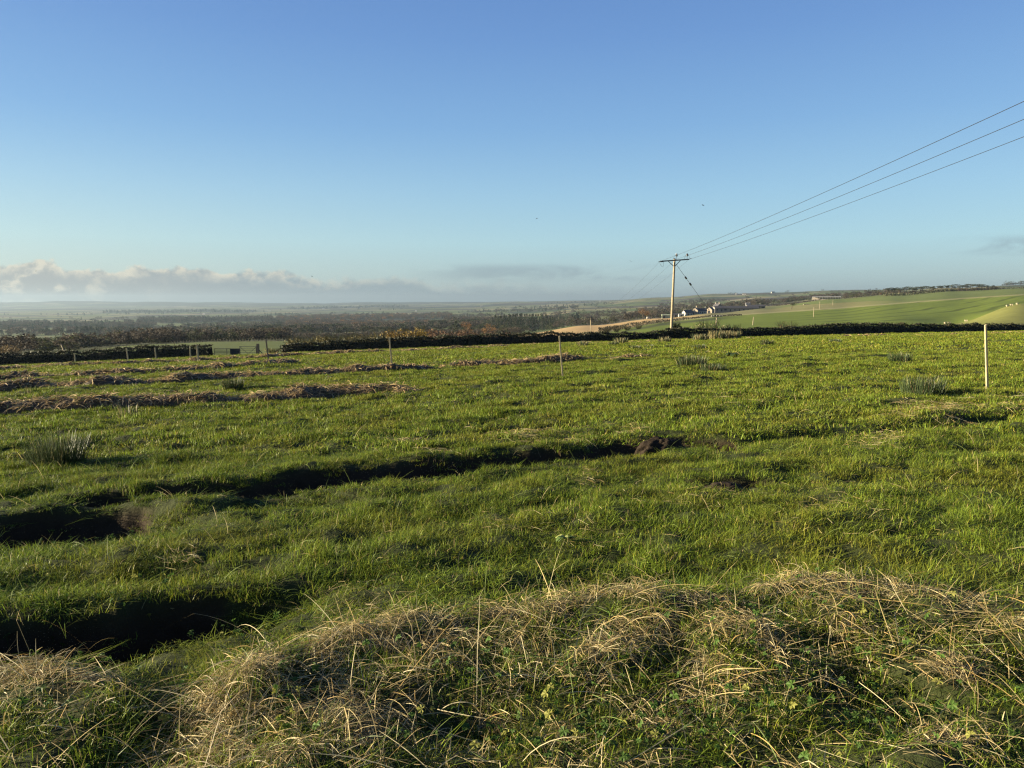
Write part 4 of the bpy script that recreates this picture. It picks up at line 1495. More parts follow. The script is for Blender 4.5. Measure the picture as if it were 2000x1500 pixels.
def tree_meshes(kind, seed):
    """unit-height tree: (trunk mesh, crown mesh)"""
    key = (kind, seed)
    if key in TREE:
        return TREE[key]
    r_ = np.random.default_rng(seed * 7 + len(kind))
    tm = MB()
    if kind == 'pine':
        lean = r_.uniform(.02, .14)
        tm.tube([(0, 0, -.03), (lean * .3, 0, .3), (lean * .7, .01, .62), (lean, 0, .9)], [.030, .024, .018, .006], 6)
        lobes = []
        for i in range(r_.integers(5, 8)):
            zc = r_.uniform(.56, .9)
            rr = r_.uniform(.12, .2)
            lobes.append((lean * zc + r_.normal(.04, .15), r_.normal(0, .14), zc, rr * 1.3, rr * 1.2, rr * .42))
        for lb in lobes:
            tm.tube([(lean * .7, 0, lb[2] - .18), (lb[0] * .6, lb[1] * .6, lb[2] - .08), lb[:3]], [.012, .009, .004], 4)
        C = blob_points(lobes, 620, r_)
        col = np.array([[.030, .036, .018]]) * (.5 + 1.0 * r_.random((620, 1)))
        sz = .030
    elif kind == 'conifer':
        tm.tube([(0, 0, -.03), (0, 0, .5), (0, 0, .98)], [.022, .014, .003], 6)
        n = 620
        zc = .08 + .92 * r_.random(n) ** 1.2
        rr = (.20 * (1.03 - zc) ** .8 + .012) * (.55 + .5 * np.sqrt(r_.random(n))) * (1 + .25 * np.sin(zc * 40))
        ph = r_.random(n) * 6.283
        C = np.stack([rr * np.cos(ph), rr * np.sin(ph), zc - rr * .25], 1)
        col = np.array([[.022, .030, .015]]) * (.5 + 1.0 * r_.random((n, 1)))
        sz = .028
    else:
        warm = kind == 'autumn'
        tm.tube([(0, 0, -.03), (.01, 0, .14), (.0, .01, .3)], [.034, .026, .02], 7)
        lobes = []
        nb = r_.integers(8, 12)
        for i in range(nb):
            a = i * 2.4 + r_.normal(0, .3)
            zc = r_.uniform(.34, .84)
            sp = .30 * math.sqrt(max(.05, 1 - ((zc - .52) / .48) ** 2))
            rr = r_.uniform(.12, .19)
            lobes.append((sp * math.cos(a), sp * math.sin(a), zc, rr, rr, rr * .9))
        for lb in lobes:
            tm.tube([(0, 0, .2), (lb[0] * .45, lb[1] * .45, .2 + (lb[2] - .2) * .55), lb[:3], (lb[0] * 1.35, lb[1] * 1.35, lb[2] + lb[5] * .8)], [.016, .010, .006, .002], 4)
        n = 760 if kind != 'bare' else 520
        C = blob_points(lobes, n, r_, .45)
        base = {'autumn': [.150, .080, .030], 'bare': [.066, .054, .040], 'round': [.048, .054, .024]}[kind]
        col = np.array([base]) * (.6 + .8 * r_.random((n, 1)))
        sz = .024 if kind != 'bare' else .019
    V, Fc, T_ = leafcloud(C, sz, col, r_, .25)
    cm = mesh_np('crown', V, Fc, T_, False)
    cm.materials.append(M_CROWN)
    t_ = tm.mesh('trunk', True)
    t_.materials.append(M_BARK)
    TREE[key] = (t_, cm)
    return TREE[key]


def plant_tree(kind, seed, p, h, label, group=None, name=None, cat='tree', rz=None, wx=1.0):
    nm = name or {'pine': 'pine_tree', 'conifer': 'conifer_tree', 'autumn': 'autumn_tree', 'bare': 'bare_tree', 'round': 'round_tree'}[kind]
    t_, c_ = tree_meshes(kind, seed)
    o = thing(nm, label, cat, tuple(p), 0.0 if rz is None else rz, group)
    o.scale = (h * wx, h * wx, h)
    add('trunk', t_, None, o)
    add('crown', c_, None, o)
    return o


def tree_px(kind, seed, px, Y, top, label, group=None, wx=1.0, rz=0.0, name=None, hmin=3.0):
    """tree on the land under a picture column at a distance, tall enough to reach a picture row"""
    p = v_at(px, Y)
    zt = at(px, top, Y)[2]
    return plant_tree(kind, seed, p, max(zt - p[2], hmin), label, group, rz=rz, wx=wx, name=name)


r_ = np.random.default_rng(5)
# pine belt in the valley, left
LAB = {'pine': 'dark umbrella crowned pine in the tree belt behind the left green field',
       'bare': 'brown leafless tree in the belt of pines behind the left green field',
       'round': 'dull green rounded tree in the belt of pines behind the left green field'}
for i in range(62):
    px = -60 + 600 * (i + r_.uniform(-.4, .4)) / 61
    Y = r_.uniform(170, 420) if px < 130 else r_.uniform(330, 640)
    top = np.interp(px, [-60, 20, 130, 180, 260, 330, 420, 520], [672, 664, 656, 655, 652, 646, 643, 638]) + r_.normal(2.5, 3.0)
    kind = ['pine', 'bare', 'pine', 'bare', 'round'][r_.integers(0, 5)]
    if kind != 'pine':
        top += 5
    tree_px(kind, int(r_.integers(0, 4)), px, Y, top, LAB[kind], 'trees in the left pine belt', 1.15 if kind == 'pine' else 1.0, r_.normal(0, .5), hmin=5)
# pine belt, middle
LAB2 = {'pine': 'dark flat topped pine in the middle belt of the valley', 'bare': 'brown leafless tree below the middle belt of pines'}
for i in range(46):
    px = 515 + 510 * (i + r_.uniform(-.4, .4)) / 45
    pine = r_.random() < .62
    Y = r_.uniform(520, 700)
    top = np.interp(px, [515, 600, 700, 760, 860, 940, 1020], [637, 638, 637, 636, 633, 632, 634]) + r_.normal(2, 2.2) + (0 if pine else 7)
    tree_px('pine' if pine else 'bare', int(r_.integers(0, 4)), px, Y, top, LAB2['pine' if pine else 'bare'], 'trees in the middle pine belt', 1.2 if pine else 1.0, r_.normal(0, .5), hmin=5)
# autumn trees and scrub behind the middle hedge
tree_px('autumn', 1, 912, 330, 627, 'rust coloured round tree left of the dark conifers, the left one of two', 'two rust coloured trees', 1.0)
tree_px('autumn', 2, 955, 320, 625, 'rust coloured round tree against the dark conifers, the right one of two', 'two rust coloured trees', 1.15)
tree_px('round', 1, 983, 330, 632, 'yellow green round tree just right of the two rust coloured trees', None, 1.0)
tree_px('conifer', 2, 890, 420, 626, 'single dark pointed conifer left of the rust coloured trees')
for i in range(30):
    px = 962 + 130 * (i + r_.uniform(-.4, .4)) / 29
    Y = r_.uniform(760, 900)
    top = np.interp(px, [960, 985, 1010, 1050, 1075, 1092], [620, 615, 612, 612, 617, 630]) + r_.normal(0, 1.2)
    tree_px('conifer', int(r_.integers(0, 3)), px, Y, top, 'tall dark conifer in the small plantation right of the rust coloured trees', 'conifers of the small plantation', 1.1, hmin=6)


def bush(px, Y, top, base_c, label, seed, wpx, name='bush', grp=None, twig=.5, n=420, ground=None, lz=.0):
    r_ = np.random.default_rng(seed + 500)
    p = v_at(px, Y) if ground is None else np.array(ground, float)
    h = at(px, top, p[1])[2] - p[2]
    w = wpx / F * p[1] / 2
    o = thing(name, label, 'bush', tuple(p), 0, grp)
    lobes = []
    for i in range(7):
        lobes.append((r_.uniform(-.6, .6) * w, r_.uniform(-.5, .5) * w, h * r_.uniform(.35, .72), w * r_.uniform(.35, .55), w * r_.uniform(.35, .5), h * r_.uniform(.2, .32)))
    C = blob_points(lobes, n, r_, .5)
    C[:, 2] = np.maximum(C[:, 2], .05)
    col = np.array([base_c]) * (.45 + 1.1 * r_.random((n, 1)))
    V, Fc, T_ = leafcloud(C, .045 * h + .03, col, r_)
    add('foliage', mesh_np('foliage', V, Fc, T_, False), M_CROWN, o)
    m_ = int(60 * twig * 2)
    a = r_.random(m_) * 6.283
    rr = w * .25 * r_.random(m_)
    P = np.zeros((m_, 3, 3))
    P[:, 0] = np.stack([rr * np.cos(a), rr * np.sin(a), np.zeros(m_) - .1], 1)
    P[:, 1] = np.stack([(rr + w * .3) * np.cos(a), (rr + w * .3) * np.sin(a), np.full(m_, h * .55)], 1)
    P[:, 2] = np.stack([(rr + w * .55) * np.cos(a) * r_.uniform(.6, 1.2, m_), (rr + w * .5) * np.sin(a), h * r_.uniform(.8, 1.1, m_)], 1)
    V, Fc = ribbons(P, np.tile([.05, .035, .012], (m_, 1)), np.tile([1.0, .2, 0], (m_, 1)))
    add('stems', mesh_np('stems', V, Fc, np.broadcast_to(np.array(base_c) * .8, V.shape), False), M_HEDGE, o)
    return o


bush(772, 112, 641, (.200, .135, .040), 'golden orange willow bush rising over the middle hedge, left of two', 1, 66, 'willow_bush', 'golden willow bushes', n=700)
bush(812, 114, 639, (.185, .130, .036), 'golden orange willow bush rising over the middle hedge, right of two', 2, 60, 'willow_bush', 'golden willow bushes', n=700)
for i, px in enumerate([846, 874, 900, 925, 950, 975, 1000]):
    bush(px, 130 + 6 * (i % 3), np.interp(px, [846, 1000], [640, 648]) + (i % 2) * 2, (.100, .062, .040), 'red brown thicket bush in the row rising over the hedge right of the willows', 10 + i, 40, 'thicket_bush', 'red brown thicket bushes', n=420)
for i, px in enumerate([572, 600, 628, 655, 684, 712, 738]):
    bush(px, 108 + 4 * (i % 3), np.interp(px, [572, 640, 738], [657, 651, 648]) + (i % 2) * 3, (.125, .105, .045), 'thin straggly yellow brown bush rising over the hedge left of the willows', 20 + i, 42, 'straggly_bush', 'straggly bushes', n=170, twig=.9)
c_ = hit(553, 691)
bush(556, 86, 669, (.26, .165, .075), 'bright tan dead bracken clump at the left end of the middle hedge', 31, 30, 'bracken_clump', None, ground=(c_[0], 84.5, float(h_field(c_[0], 84.5))), n=420)
bush(535, 86, 680, (.13, .115, .045), 'low yellow green scrub between the gate post and the middle hedge', 32, 40, 'scrub_clump', None, ground=(at(535, 690, 84)[0], 84, float(h_field(at(535, 690, 84)[0], 84))), n=360)
bush(1322, 98, 630, (.030, .036, .016), 'dark bush at the foot of the tall power pole', 33, 26, 'bush', None, n=520)
bush(1436, 106, 633, (.045, .044, .020), 'dark ragged bush topping the right hedge beside the crossarm pole', 34, 44, 'bush', None, n=420)
bush(1540, 116, 628, (.135, .110, .055), 'thin straw coloured bush showing over the right hedge', 35, 60, 'straggly_bush', None, n=150, twig=.8)
bush(1385, 118, 625, (.120, .110, .055), 'thin twiggy bush around the crossarm pole above the hedge', 36, 70, 'straggly_bush', None, n=140, twig=.8)
for i, px in enumerate([1186, 1205, 1226, 1248]):
    bush(px, 195 + 14 * i, 640 - i * 2.2, (.050, .046, .024), 'dark bush in the short hedgerow slanting up behind the low hedge gap', 40 + i, 28, 'hedgerow_bush', 'slanting hedgerow bushes', n=420)
bush(10, 98, 664 + 8, (.115, .085, .045), 'brown bush over the hedge at the left edge', 51, 60, 'bush', None, n=520)

# trees by the farm and on the hill
tree_px('autumn', 3, 1257, 560, 597, 'orange brown bare tree at the edge of the tan field, left of the power pole', None, 1.05)
tree_px('bare', 2, 1274, 575, 596, 'grey brown twiggy tree touching the orange brown one', None, 1.0)
tree_px('round', 2, 1288, 560, 613.5, 'small round dark bush at the tan field edge beside the pole', None, 1.2, name='field_bush', hmin=2)
tree_px('bare', 1, 1472, 690, 586, 'tall brown round tree at the right end of the farm', None, 1.0)
tree_px('pine', 3, 1547, 600, 590, 'lone windswept flat topped tree in the hill field', None, 1.5)
for i in range(9):
    px = 1652 + 10 * i + r_.normal(0, 2)
    tree_px(['bare', 'round', 'bare'][i % 3], int(r_.integers(0, 4)), px, 850 - 8 * (i % 3), np.interp(px, [1650, 1740], [574, 568]) + r_.normal(0, 2), 'brown bushy tree in the mixed group left of the hilltop pines', 'mixed trees left of the hilltop pines', 1.1, hmin=4)
tree_px('autumn', 1, 1718, 838, 571, 'reddish autumn tree in front of the hilltop pines', None, 1.3)
for i in range(40):
    px = 1730 + 212 * (i + r_.uniform(-.35, .35)) / 39
    Y = r_.uniform(845, 880)
    top = np.interp(px, [1730, 1760, 1800, 1850, 1880, 1900, 1942], [563, 560.5, 559.5, 557.5, 555, 553.5, 559]) - 1.2 + r_.normal(.6, .9)
    tree_px('pine', int(r_.integers(0, 4)), px, Y, top, 'windswept pine in the row along the hilltop skyline', 'hilltop row of pines', 1.25, r_.normal(0, .4), hmin=4)
for i in range(12):
    px = 1968 + 60 * i / 11 + r_.normal(0, 2)
    tree_px('round', int(r_.integers(0, 3)), px, 2350, 548 + r_.normal(0, 1), 'small hazy tree in the far clump on the skyline at the right edge', 'far skyline clump', 1.2, hmin=5)
for i in range(5):
    tree_px('round', i % 3, 1423 + 3.2 * i, 4300, 570.5 + r_.normal(0, .5), 'tiny dark tree in the copse on the far ridge above the farm', 'copse on the far ridge', 1.2, hmin=5)
tree_px('round', 1, 1537, 4000, 566.5, 'tiny lone round tree on the far ridge skyline', None, 1.6)


def far_hedge(name, px0, px1, Yf, h, label, n, seed, col=(.045, .038, .026), size=.5):
    r_ = np.random.default_rng(seed)
    px = r_.uniform(px0, px1, n)
    Y = np.array([Yf(p) for p in px]) + r_.normal(0, .8, n)
    a_ = (px - 1000) / F / K
    X = a_ * Y
    Z = v_height(X, Y) + h * r_.random(n) ** .8 * (1 + .4 * fbm(X / 9, X * 0, 2, 111))
    V, Fc, T_ = leafcloud(np.stack([X, Y, Z], 1), size, np.array([col]) * (.5 + r_.random((n, 1))), r_)
    o = add(name, mesh_np(name, V, Fc, T_, False), M_HEDGE)
    return tag(o, label, 'hedge')


far_hedge('far_hedge', 1480, 2300, lambda p: 878, 2.0, 'thin dark hedge along the top edge of the green hill', 5200, 1)
far_hedge('far_hedge', 1725, 1870, lambda p: 800 + (p - 1725) * .35, 2.6, 'grey green strip of scrub below the hilltop pines', 1500, 2, (.085, .085, .045), .6)
far_hedge('far_hedge', 1170, 1345, lambda p: np.interp(p, [1170, 1345], [235, 430]), 1.6, 'dark hedge slanting up from the low gap towards the farm', 2600, 3, (.040, .036, .022), .28)
far_hedge('far_hedge', 1345, 1450, lambda p: np.interp(p, [1345, 1450], [430, 470]), 1.0, 'low dark hedge along the track below the farm', 1000, 4, (.030, .028, .018), .3)

# far woods and hedgerow trees: too many to count
WCOL = bpy.data.collections.new('woodland_sources')
for kind, sd_ in [('bare', 0), ('bare', 1), ('round', 0), ('pine', 0), ('conifer', 0), ('autumn', 0)]:
    t_, c_ = tree_meshes(kind, sd_)
    n_ = 260
    r2 = np.random.default_rng(sd_ + len(kind))
    vs = np.zeros(len(c_.vertices) * 3, np.float32)
    c_.vertices.foreach_get('co', vs)
    cc = vs.reshape(-1, 4, 3).mean(1)
    cc = cc[r2.choice(len(cc), n_, replace=False)]
    tv = np.zeros(len(c_.vertices) * 4, np.float32)
    c_.attributes['tint'].data.foreach_get('color', tv)
    base = tv.reshape(-1, 4)[:, :3].mean(0)
    V, Fc, T_ = leafcloud(cc, .055, base[None] * .85 * (.75 + .5 * r2.random((n_, 1))), r2, .2)
    me = mesh_np('woodland_source_' + kind, V, Fc, T_, False)
    me.materials.append(M_CROWN)
    WCOL.objects.link(bpy.data.objects.new('woodland_source_%s_%d' % (kind, sd_), me))
names_w = sorted(o.name for o in WCOL.objects)
idx_of = {}
for i, nmw in enumerate(names_w):
    idx_of.setdefault(nmw.split('_')[2], []).append(i)

wp, wk, ws = [], [], []


def wood(px0, px1, Y0, Y1, n, kinds, hm, shape=None):
    px = r_.uniform(px0, px1, n)
    Y = np.exp(r_.uniform(math.log(Y0), math.log(Y1), n))
    a_ = (px - 1000) / F / K
    X = a_ * Y
    if shape is not None:
        k = fbm(X / shape[0] + 3.3, Y / shape[1] + 1.7, 3, 121) > shape[2]
        X, Y = X[k], Y[k]
    Z = v_height(X, Y)
    for i in range(len(X)):
        kd = kinds[r_.integers(0, len(kinds))]
        wp.append((X[i], Y[i], Z[i] - .3))
        wk.append(idx_of[kd][r_.integers(0, len(idx_of[kd]))])
        h = hm * r_.uniform(.7, 1.3)
        ws.append((h * 1.15, h * 1.15, h))


# wooded middle distance of the valley
wood(-150, 140, 150, 420, 260, ['bare', 'bare', 'round'], 4)
wood(120, 330, 262, 640, 520, ['bare', 'bare', 'round'], 5.5)
wood(300, 560, 300, 700, 620, ['bare', 'bare', 'round'], 5.5)
wood(520, 1020, 480, 760, 620, ['bare', 'bare', 'round'], 4.5)
wood(-150, 560, 880, 2300, 3000, ['bare', 'bare', 'round', 'pine', 'conifer'], 11, (560, 260, .16))
wood(330, 1010, 800, 1250, 1500, ['bare', 'bare', 'round', 'pine'], 11, (300, 160, .0))
wood(560, 840, 1350, 1900, 900, ['bare', 'bare', 'autumn'], 12, (400, 200, -.1))
wood(520, 1130, 1900, 3600, 2000, ['bare', 'round', 'conifer'], 11, (800, 380, .20))
wood(880, 1130, 1000, 1500, 320, ['round', 'conifer', 'bare'], 11, (160, 300, -.05))
wood(1060, 1330, 880, 2200, 1100, ['bare', 'bare', 'round'], 9, (260, 180, .06))
wood(1290, 1560, 1100, 3200, 900, ['bare', 'round', 'bare'], 11, (320, 260, .14))
wood(1500, 1760, 1200, 3400, 600, ['bare', 'round'], 10, (320, 260, .16))
wood(-150, 1200, 2300, 6500, 2600, ['bare', 'round', 'conifer'], 12, (1300, 480, .32))
wood(270, 530, 2250, 2750, 620, ['conifer', 'round', 'bare'], 13)
wood(540, 880, 2200, 2900, 900, ['bare', 'round', 'bare', 'autumn'], 13)
wood(-150, 300, 1650, 1980, 700, ['round', 'bare', 'conifer'], 12)
wood(870, 1010, 1450, 1750, 260, ['round', 'bare'], 11)
wood(200, 500, 4700, 5600, 380, ['conifer', 'round'], 14)
wood(560, 800, 6300, 7600, 300, ['conifer', 'round'], 15)
wood(1725, 1945, 850, 900, 240, ['bare', 'round'], 3.2)
wood(1955, 2040, 2300, 2420, 60, ['bare', 'round'], 7)
wood(1000, 1300, 640, 900, 130, ['bare', 'round'], 7, (90, 120, -.1))
# trees along the field edges of the valley
m_ = (cedge < 9) & (vyv > 800) & (vyv < 3500) & (PX > -150) & (PX < 1700)
ii = np.nonzero(m_)[0]
ii = ii[(vyv[ii] < 900) | (PX[ii] < 1480)]
ii = r_.choice(ii, min(700, len(ii)), replace=False)
for i in ii:
    kd = ['bare', 'round', 'bare'][r_.integers(0, 3)]
    wp.append((vx[i], vyv[i], ZV[i] - .3))
    wk.append(idx_of[kd][r_.integers(0, len(idx_of[kd]))])
    h = r_.uniform(3, 9)
    ws.append((h * 1.3, h * 1.3, h))
wp = np.array(wp)
scatter('woodland', wp, wk, np.stack([np.zeros(len(wp)), np.zeros(len(wp)), r_.random(len(wp)) * 6.28], 1), ws, WCOL, 'brown and dark green far woods and hedgerow trees across the valley', 'woodland')

# ------------------------------------------------------------------ power line
def pole_frame(pb, ptop, Y):
    b = v_at(pb[0], Y)
    t = at(ptop[0], ptop[1], Y)
    return b, t


W_R = 0.0125
PY1 = 95.0
b1, t1 = pole_frame((1312, 640), (1317.5, 506), PY1)
root = thing('power_pole', 'tall pale wooden power pole with crossarm rising behind the hedge', 'power pole', tuple(b1))
ax = t1 - b1
mb = MB()
nn = 9
mb.tube([ax * i / (nn - 1) + np.array([0, 0, -.3 if i == 0 else 0]) for i in range(nn)], np.linspace(.185, .135, nn), 12)
mb.build('pole_shaft', M_POLE, root, True)
arm_c = at(1317.5, 508.5, PY1 - .22) - b1
pl = at(1289, 510.5, PY1 - .22) - b1
pr = at(1346, 506.5, PY1 - .22) - b1
mb = MB()
dirx = (pr - pl) / np.linalg.norm(pr - pl)
ang = math.atan2(dirx[2], dirx[0])
mb.box((pl + pr) / 2, (np.linalg.norm(pr - pl), .12, .15), (0, -ang, 0))
mb.box(pr + np.array([.12, 0, .07]), (.34, .06, .06), (0, -.35, 0))
mb.box(pl + np.array([-.08, 0, -.03]), (.26, .07, .07), (0, -.3, 0))
mb.build('crossarm', M_STEEL, root)
for sx_ in (-1, 1):
    a = arm_c + dirx * .78 * sx_ + np.array([0, .06, -.06])
    c = arm_c + np.array([.10 * sx_, .06, -.72])
    MB().tube([a, c], .045, 6).build('brace', M_STEEL, root)
MB().tube([t1 - b1 + np.array([0, 0, -.02]), t1 - b1 + np.array([0, 0, .10])], [.16, .09], 10).build('pole_cap', M_STEEL, root)


def insulator(p, h):
    m_ = MB()
    m_.tube([p, p + np.array([0, 0, h * .55])], .022, 6)
    z0 = h * .5
    prof = [(0, .07), (.06, .15), (.10, .15), (.14, .09), (.20, .14), (.25, .14), (.30, .08), (.36, .11), (.42, .07), (.45, .03)]
    m_.tube([p + np.array([0, 0, z0 + h * .5 * a / .45]) for a, r in prof], [r for a, r in prof], 10)
    return m_


i1 = at(1321.5, 507, PY1 - .22) - b1
i2 = at(1342, 506, PY1 - .22) - b1
for p, h in ((i1, .78), (i2, .72)):
    insulator(p, h).build('insulator', M_CERAM, root, True)
m_ = MB()
m_.tube([pl + np.array([.25, -.05, -.02]), pl + np.array([.30, -.05, .10])], [.09, .05], 8)
m_.tube([pl + np.array([.05, -.05, -.05]), pl + np.array([.42, -.05, -.05])], .045, 8)
m_.build('insulator', M_CERAM, root, True)


def loop(a, b, dz, n=9):
    q = np.linspace(0, 1, n)[:, None]
    P = a * (1 - q) + b * q
    P[:, 2] += dz * 4 * (q[:, 0] * (1 - q[:, 0]))
    return P


for a, b, dz in ((i1 + np.array([-.42, 0, .1]), i1 + np.array([0, 0, .62]), .20), (i2 + np.array([-.34, 0, .02]), i2 + np.array([0, 0, .6]), .22), (i2 + np.array([.30, 0, .1]), i2 + np.array([0, 0, .6]), .2),
                 (pl + np.array([-.05, 0, -.1]), pl + np.array([.40, 0, -.72]), -.12), (pl + np.array([.40, 0, -.72]), pl + np.array([.48, 0, -.05]), -.06)):
    MB().tube(loop(a, b, dz), .014, 5).build('jumper_cable', M_WIRE, root)

# stay wire
s0 = at(1320.5, 516, PY1)
s1 = v_at(1426, 108)
stay = thing('stay_wire', 'taut stay wire slanting down from the tall power pole to the right', 'stay wire', tuple(s1))
rel = lambda p: np.array(p) - s1
MB().tube([rel(s0), rel((s0 + s1) / 2), rel(s1)], .022, 5).build('cable', M_WIRE, stay)
for f_ in (.165, .245):
    p = s0 + (s1 - s0) * f_
    d_ = (s1 - s0) / np.linalg.norm(s1 - s0)
    MB().tube([rel(p - d_ * .25), rel(p - d_ * .2), rel(p + d_ * .2), rel(p + d_ * .25)], [.05, .115, .115, .05], 8).build('stay_insulator', M_CERAM, stay, True)


def wire(a, c, yend, sag, label, group, name='overhead_wire', r=W_R):
    a = np.array(a)
    c = np.array(c)
    if yend is not None:
        b = a + (c - a) * (yend - a[1]) / (c[1] - a[1])
    else:
        b = c
    n = 40
    q = np.linspace(0, 1, n)[:, None]
    P = a * (1 - q) + b * q
    P[:, 2] -= sag * 4 * (q * (1 - q))[:, 0]
    o = MB().tube(P - a, r, 5).build(name, M_WIRE, loc=a)
    return tag(o, label, 'power cable', group)


A1 = b1 + pl
A2 = at(1319, 507, PY1 - .25)
A3 = b1 + pr
for nm, a, py, Yc in (('upper', A1, 198, 25.5), ('middle', A2, 233, 28.0), ('lowest', A3, 267, 31.5)):
    c = at(2000, py, Yc)
    tt_ = (Yc - a[1]) / (-25 - a[1])
    sg = .75
    c[2] += sg * 4 * tt_ * (1 - tt_)
    wire(a, c, -25, sg, {'upper': 'topmost of three overhead wires running from the tall pole to the right edge', 'middle': 'middle of three overhead wires running from the tall pole to the right edge',
                         'lowest': 'lowest of three overhead wires running from the tall pole to the right edge'}[nm], 'overhead wires right of the tall pole')

PY2 = 250.0


def small_pole(pb, top, Y, armpx, label, arms_y=None, r=.14, pin=True, base_lean=0, shaft=None):
    b = v_at(pb, Y)
    t = at(pb + base_lean, top, Y)
    ro = thing('power_pole', label, 'power pole', tuple(b))
    MB().tube([np.array([0, 0, -.4]), (t - b) * .5, t - b], [r * 1.15, r * 1.05, r * .9], 8).build('pole_shaft', shaft or M_POLE, ro, True)
    ends = []
    if armpx:
        hw = armpx / F * Y / 2
        ac = t - b + np.array([0, -.2, -.25])
        MB().box(ac, (hw * 2, .14, .16)).build('crossarm', M_STEEL, ro)
        for k in (-1, 0, 1):
            p = ac + np.array([hw * .92 * k, 0, .05])
            insulator(p, .62 if k else .8).build('insulator', M_CERAM, ro, True)
            ends.append(b + p + np.array([0, 0, .55]))
        for k in (-1, 1):
            MB().tube([ac + np.array([.7 * k, .1, 0]), ac + np.array([.1 * k, .1, -.7])], .04, 5).build('brace', M_STEEL, ro)
    return ro, ends


_, E2 = small_pole(1154, 619, PY2, 21, 'small pale power pole with crossarm above the low hedge, in front of the tan field')
_, E4 = small_pole(1096, 637, 430, 14, 'smallest thin power pole just above the hedge, left of the tan field')
for k, (a, nm) in enumerate(((A1, 'left'), (A2, 'middle'), (A3, 'right'))):
    wire(a, E2[k], None, 2.0, 'faint overhead wire sagging from the tall pole to the smaller pole on its left', 'overhead wires between the tall and the small pole', r=.009)
    wire(E2[k], E4[k], None, 1.2, 'faint overhead wire dropping from the small pole towards the valley', 'overhead wires beyond the small pole', r=.014)

# crossarm pole with pale insulators right of the farm
b5 = v_at(1400, 235)
t5 = at(1400, 617.5, 235)
ro = thing('power_pole', 'pale power pole with white insulators along its crossarm above the right hedge', 'power pole', tuple(b5))
MB().tube([np.array([0, 0, -.4]), (t5 - b5) * .5, t5 - b5], [.19, .18, .16], 8).build('pole_shaft', M_POLE, ro, True)
ac = t5 - b5 + np.array([0, -.2, -.15])
MB().box(ac, (3.5, .14, .14)).build('crossarm', M_STEEL, ro)
for k in (-1.65, -1.0, -.1, .75, 1.3, 1.7):
    MB().tube([ac + np.array([k, 0, 0]), ac + np.array([k, 0, .12]), ac + np.array([k, 0, .34]), ac + np.array([k, 0, .40])], [.05, .15, .13, .05], 8).build('insulator', M_WHITE, ro, True)
MB().box(t5 - b5 + np.array([.95, -.15, -3.1]), (1.5, .12, .12)).box(t5 - b5 + np.array([-1.0, -.15, -2.9]), (.16, .12, .7)).build('bracket', M_POLE, ro)
small_pole(1472, 619, 240, 0, 'plain pale pole standing alone in the green hill field right of the crossarm pole', r=.13)
for px, base, top, lab in ((1590.5, 619.5, 600, 'thin pale pole in the hill field, lowest of the three right of the lone tree'),
                           (1601.5, 604, 589, 'thin pale pole by the field track, middle of the three right of the lone tree'),
                           (1627, 596.5, 586, 'short pale pole below the open shed, farthest of the three right of the lone tree')):
    p = v_hit(px, base, 250, 880)
    ro = thing('pole', lab, 'pole', tuple(p))
    h = (base - top) / F * p[1]
    MB().tube([(0, 0, -.3), (0, 0, h * .6), (0, 0, h)], [.16, .15, .12], 7).build('pole_shaft', M_POLE, ro, True)
    MB().tube([(0, 0, h), (0, 0, h + .12)], [.14, .05], 7).build('pole_cap', M_OLDWOOD, ro, True)

# old wooden pole and wire beyond the left hedge
p = v_at(121, 118)
t_ = at(119.5, 673, 118)
ro = thing('telegraph_pole', 'short leaning grey pole carrying one wire beyond the left hedge', 'pole', tuple(p))
MB().tube([np.array([.12, 0, -.3]), t_ - p], [.10, .08], 8).build('pole_shaft', M_POLE, ro, True)
MB().tube([t_ - p, t_ - p + np.array([0, 0, .12])], [.05, .03], 6).build('insulator', M_CERAM, ro, True)
wire(t_, at(28, 683.5, 112), None, .25, 'single wire from the short grey pole to the left over the hedge', None, r=.026)
wire(t_, at(330, 669.5, 150), None, .35, 'single wire from the short grey pole to the right along the trees', None, r=.026)

# ------------------------------------------------------------------ field gate
gy = 83.0


def gnd(px):
    x = (px - 1000) / F / K * gy
    return np.array([x, gy, float(h_field(x, gy, False))])


g0, g1 = gnd(413), gnd(464)
ro = thing('sheep_hurdle', 'dark blue grey barred hurdle standing between the left hedge and the field gate', 'hurdle', tuple(g0))
w_ = np.linalg.norm(g1 - g0)
hz = 1.02
m_ = MB()
for x_ in (0.03, w_ * .5, w_ - .03):
    m_.box((x_, 0, hz / 2), (.05, .05, hz))
m_.build('upright', M_GALV, ro)
m_ = MB()
for k in range(7):
    m_.box((w_ / 2, .03, .10 + k * .148), (w_ - .02, .03, .055))
m_.build('rails', M_GALV, ro)
MB().box((w_ * .80, .05, .52), (w_ * .36, .02, .92)).build('sheeting', M_GALV, ro)
g0, g1 = gnd(464), gnd(497)
ro = thing('field_gate', 'open barred steel field gate between the hurdle and the square gate post', 'gate', tuple(g0))
w_ = np.linalg.norm(g1 - g0)
hz = 1.10
m_ = MB()
m_.box((.03, 0, hz / 2 + .05), (.05, .05, hz)).box((w_ - .03, 0, hz / 2 + .05), (.05, .05, hz))
m_.build('stile', M_STEEL, ro)
for z_ in (.22, .42, .62, .84, 1.10):
    MB().box((w_ / 2, .0, z_), (w_ - .10, .035, .04)).build('rail', M_STEEL, ro)
m_ = MB()
m_.tube([(.05, .03, 1.05), (w_ / 2, .03, .25)], .02, 5).tube([(w_ - .05, .03, 1.05), (w_ / 2, .03, .25)], .02, 5)
m_.build('brace', M_STEEL, ro)
g2 = gnd(500)
ro = thing('gate_post', 'stout dark square gate post at the right end of the field gate', 'gate post', tuple(g2))
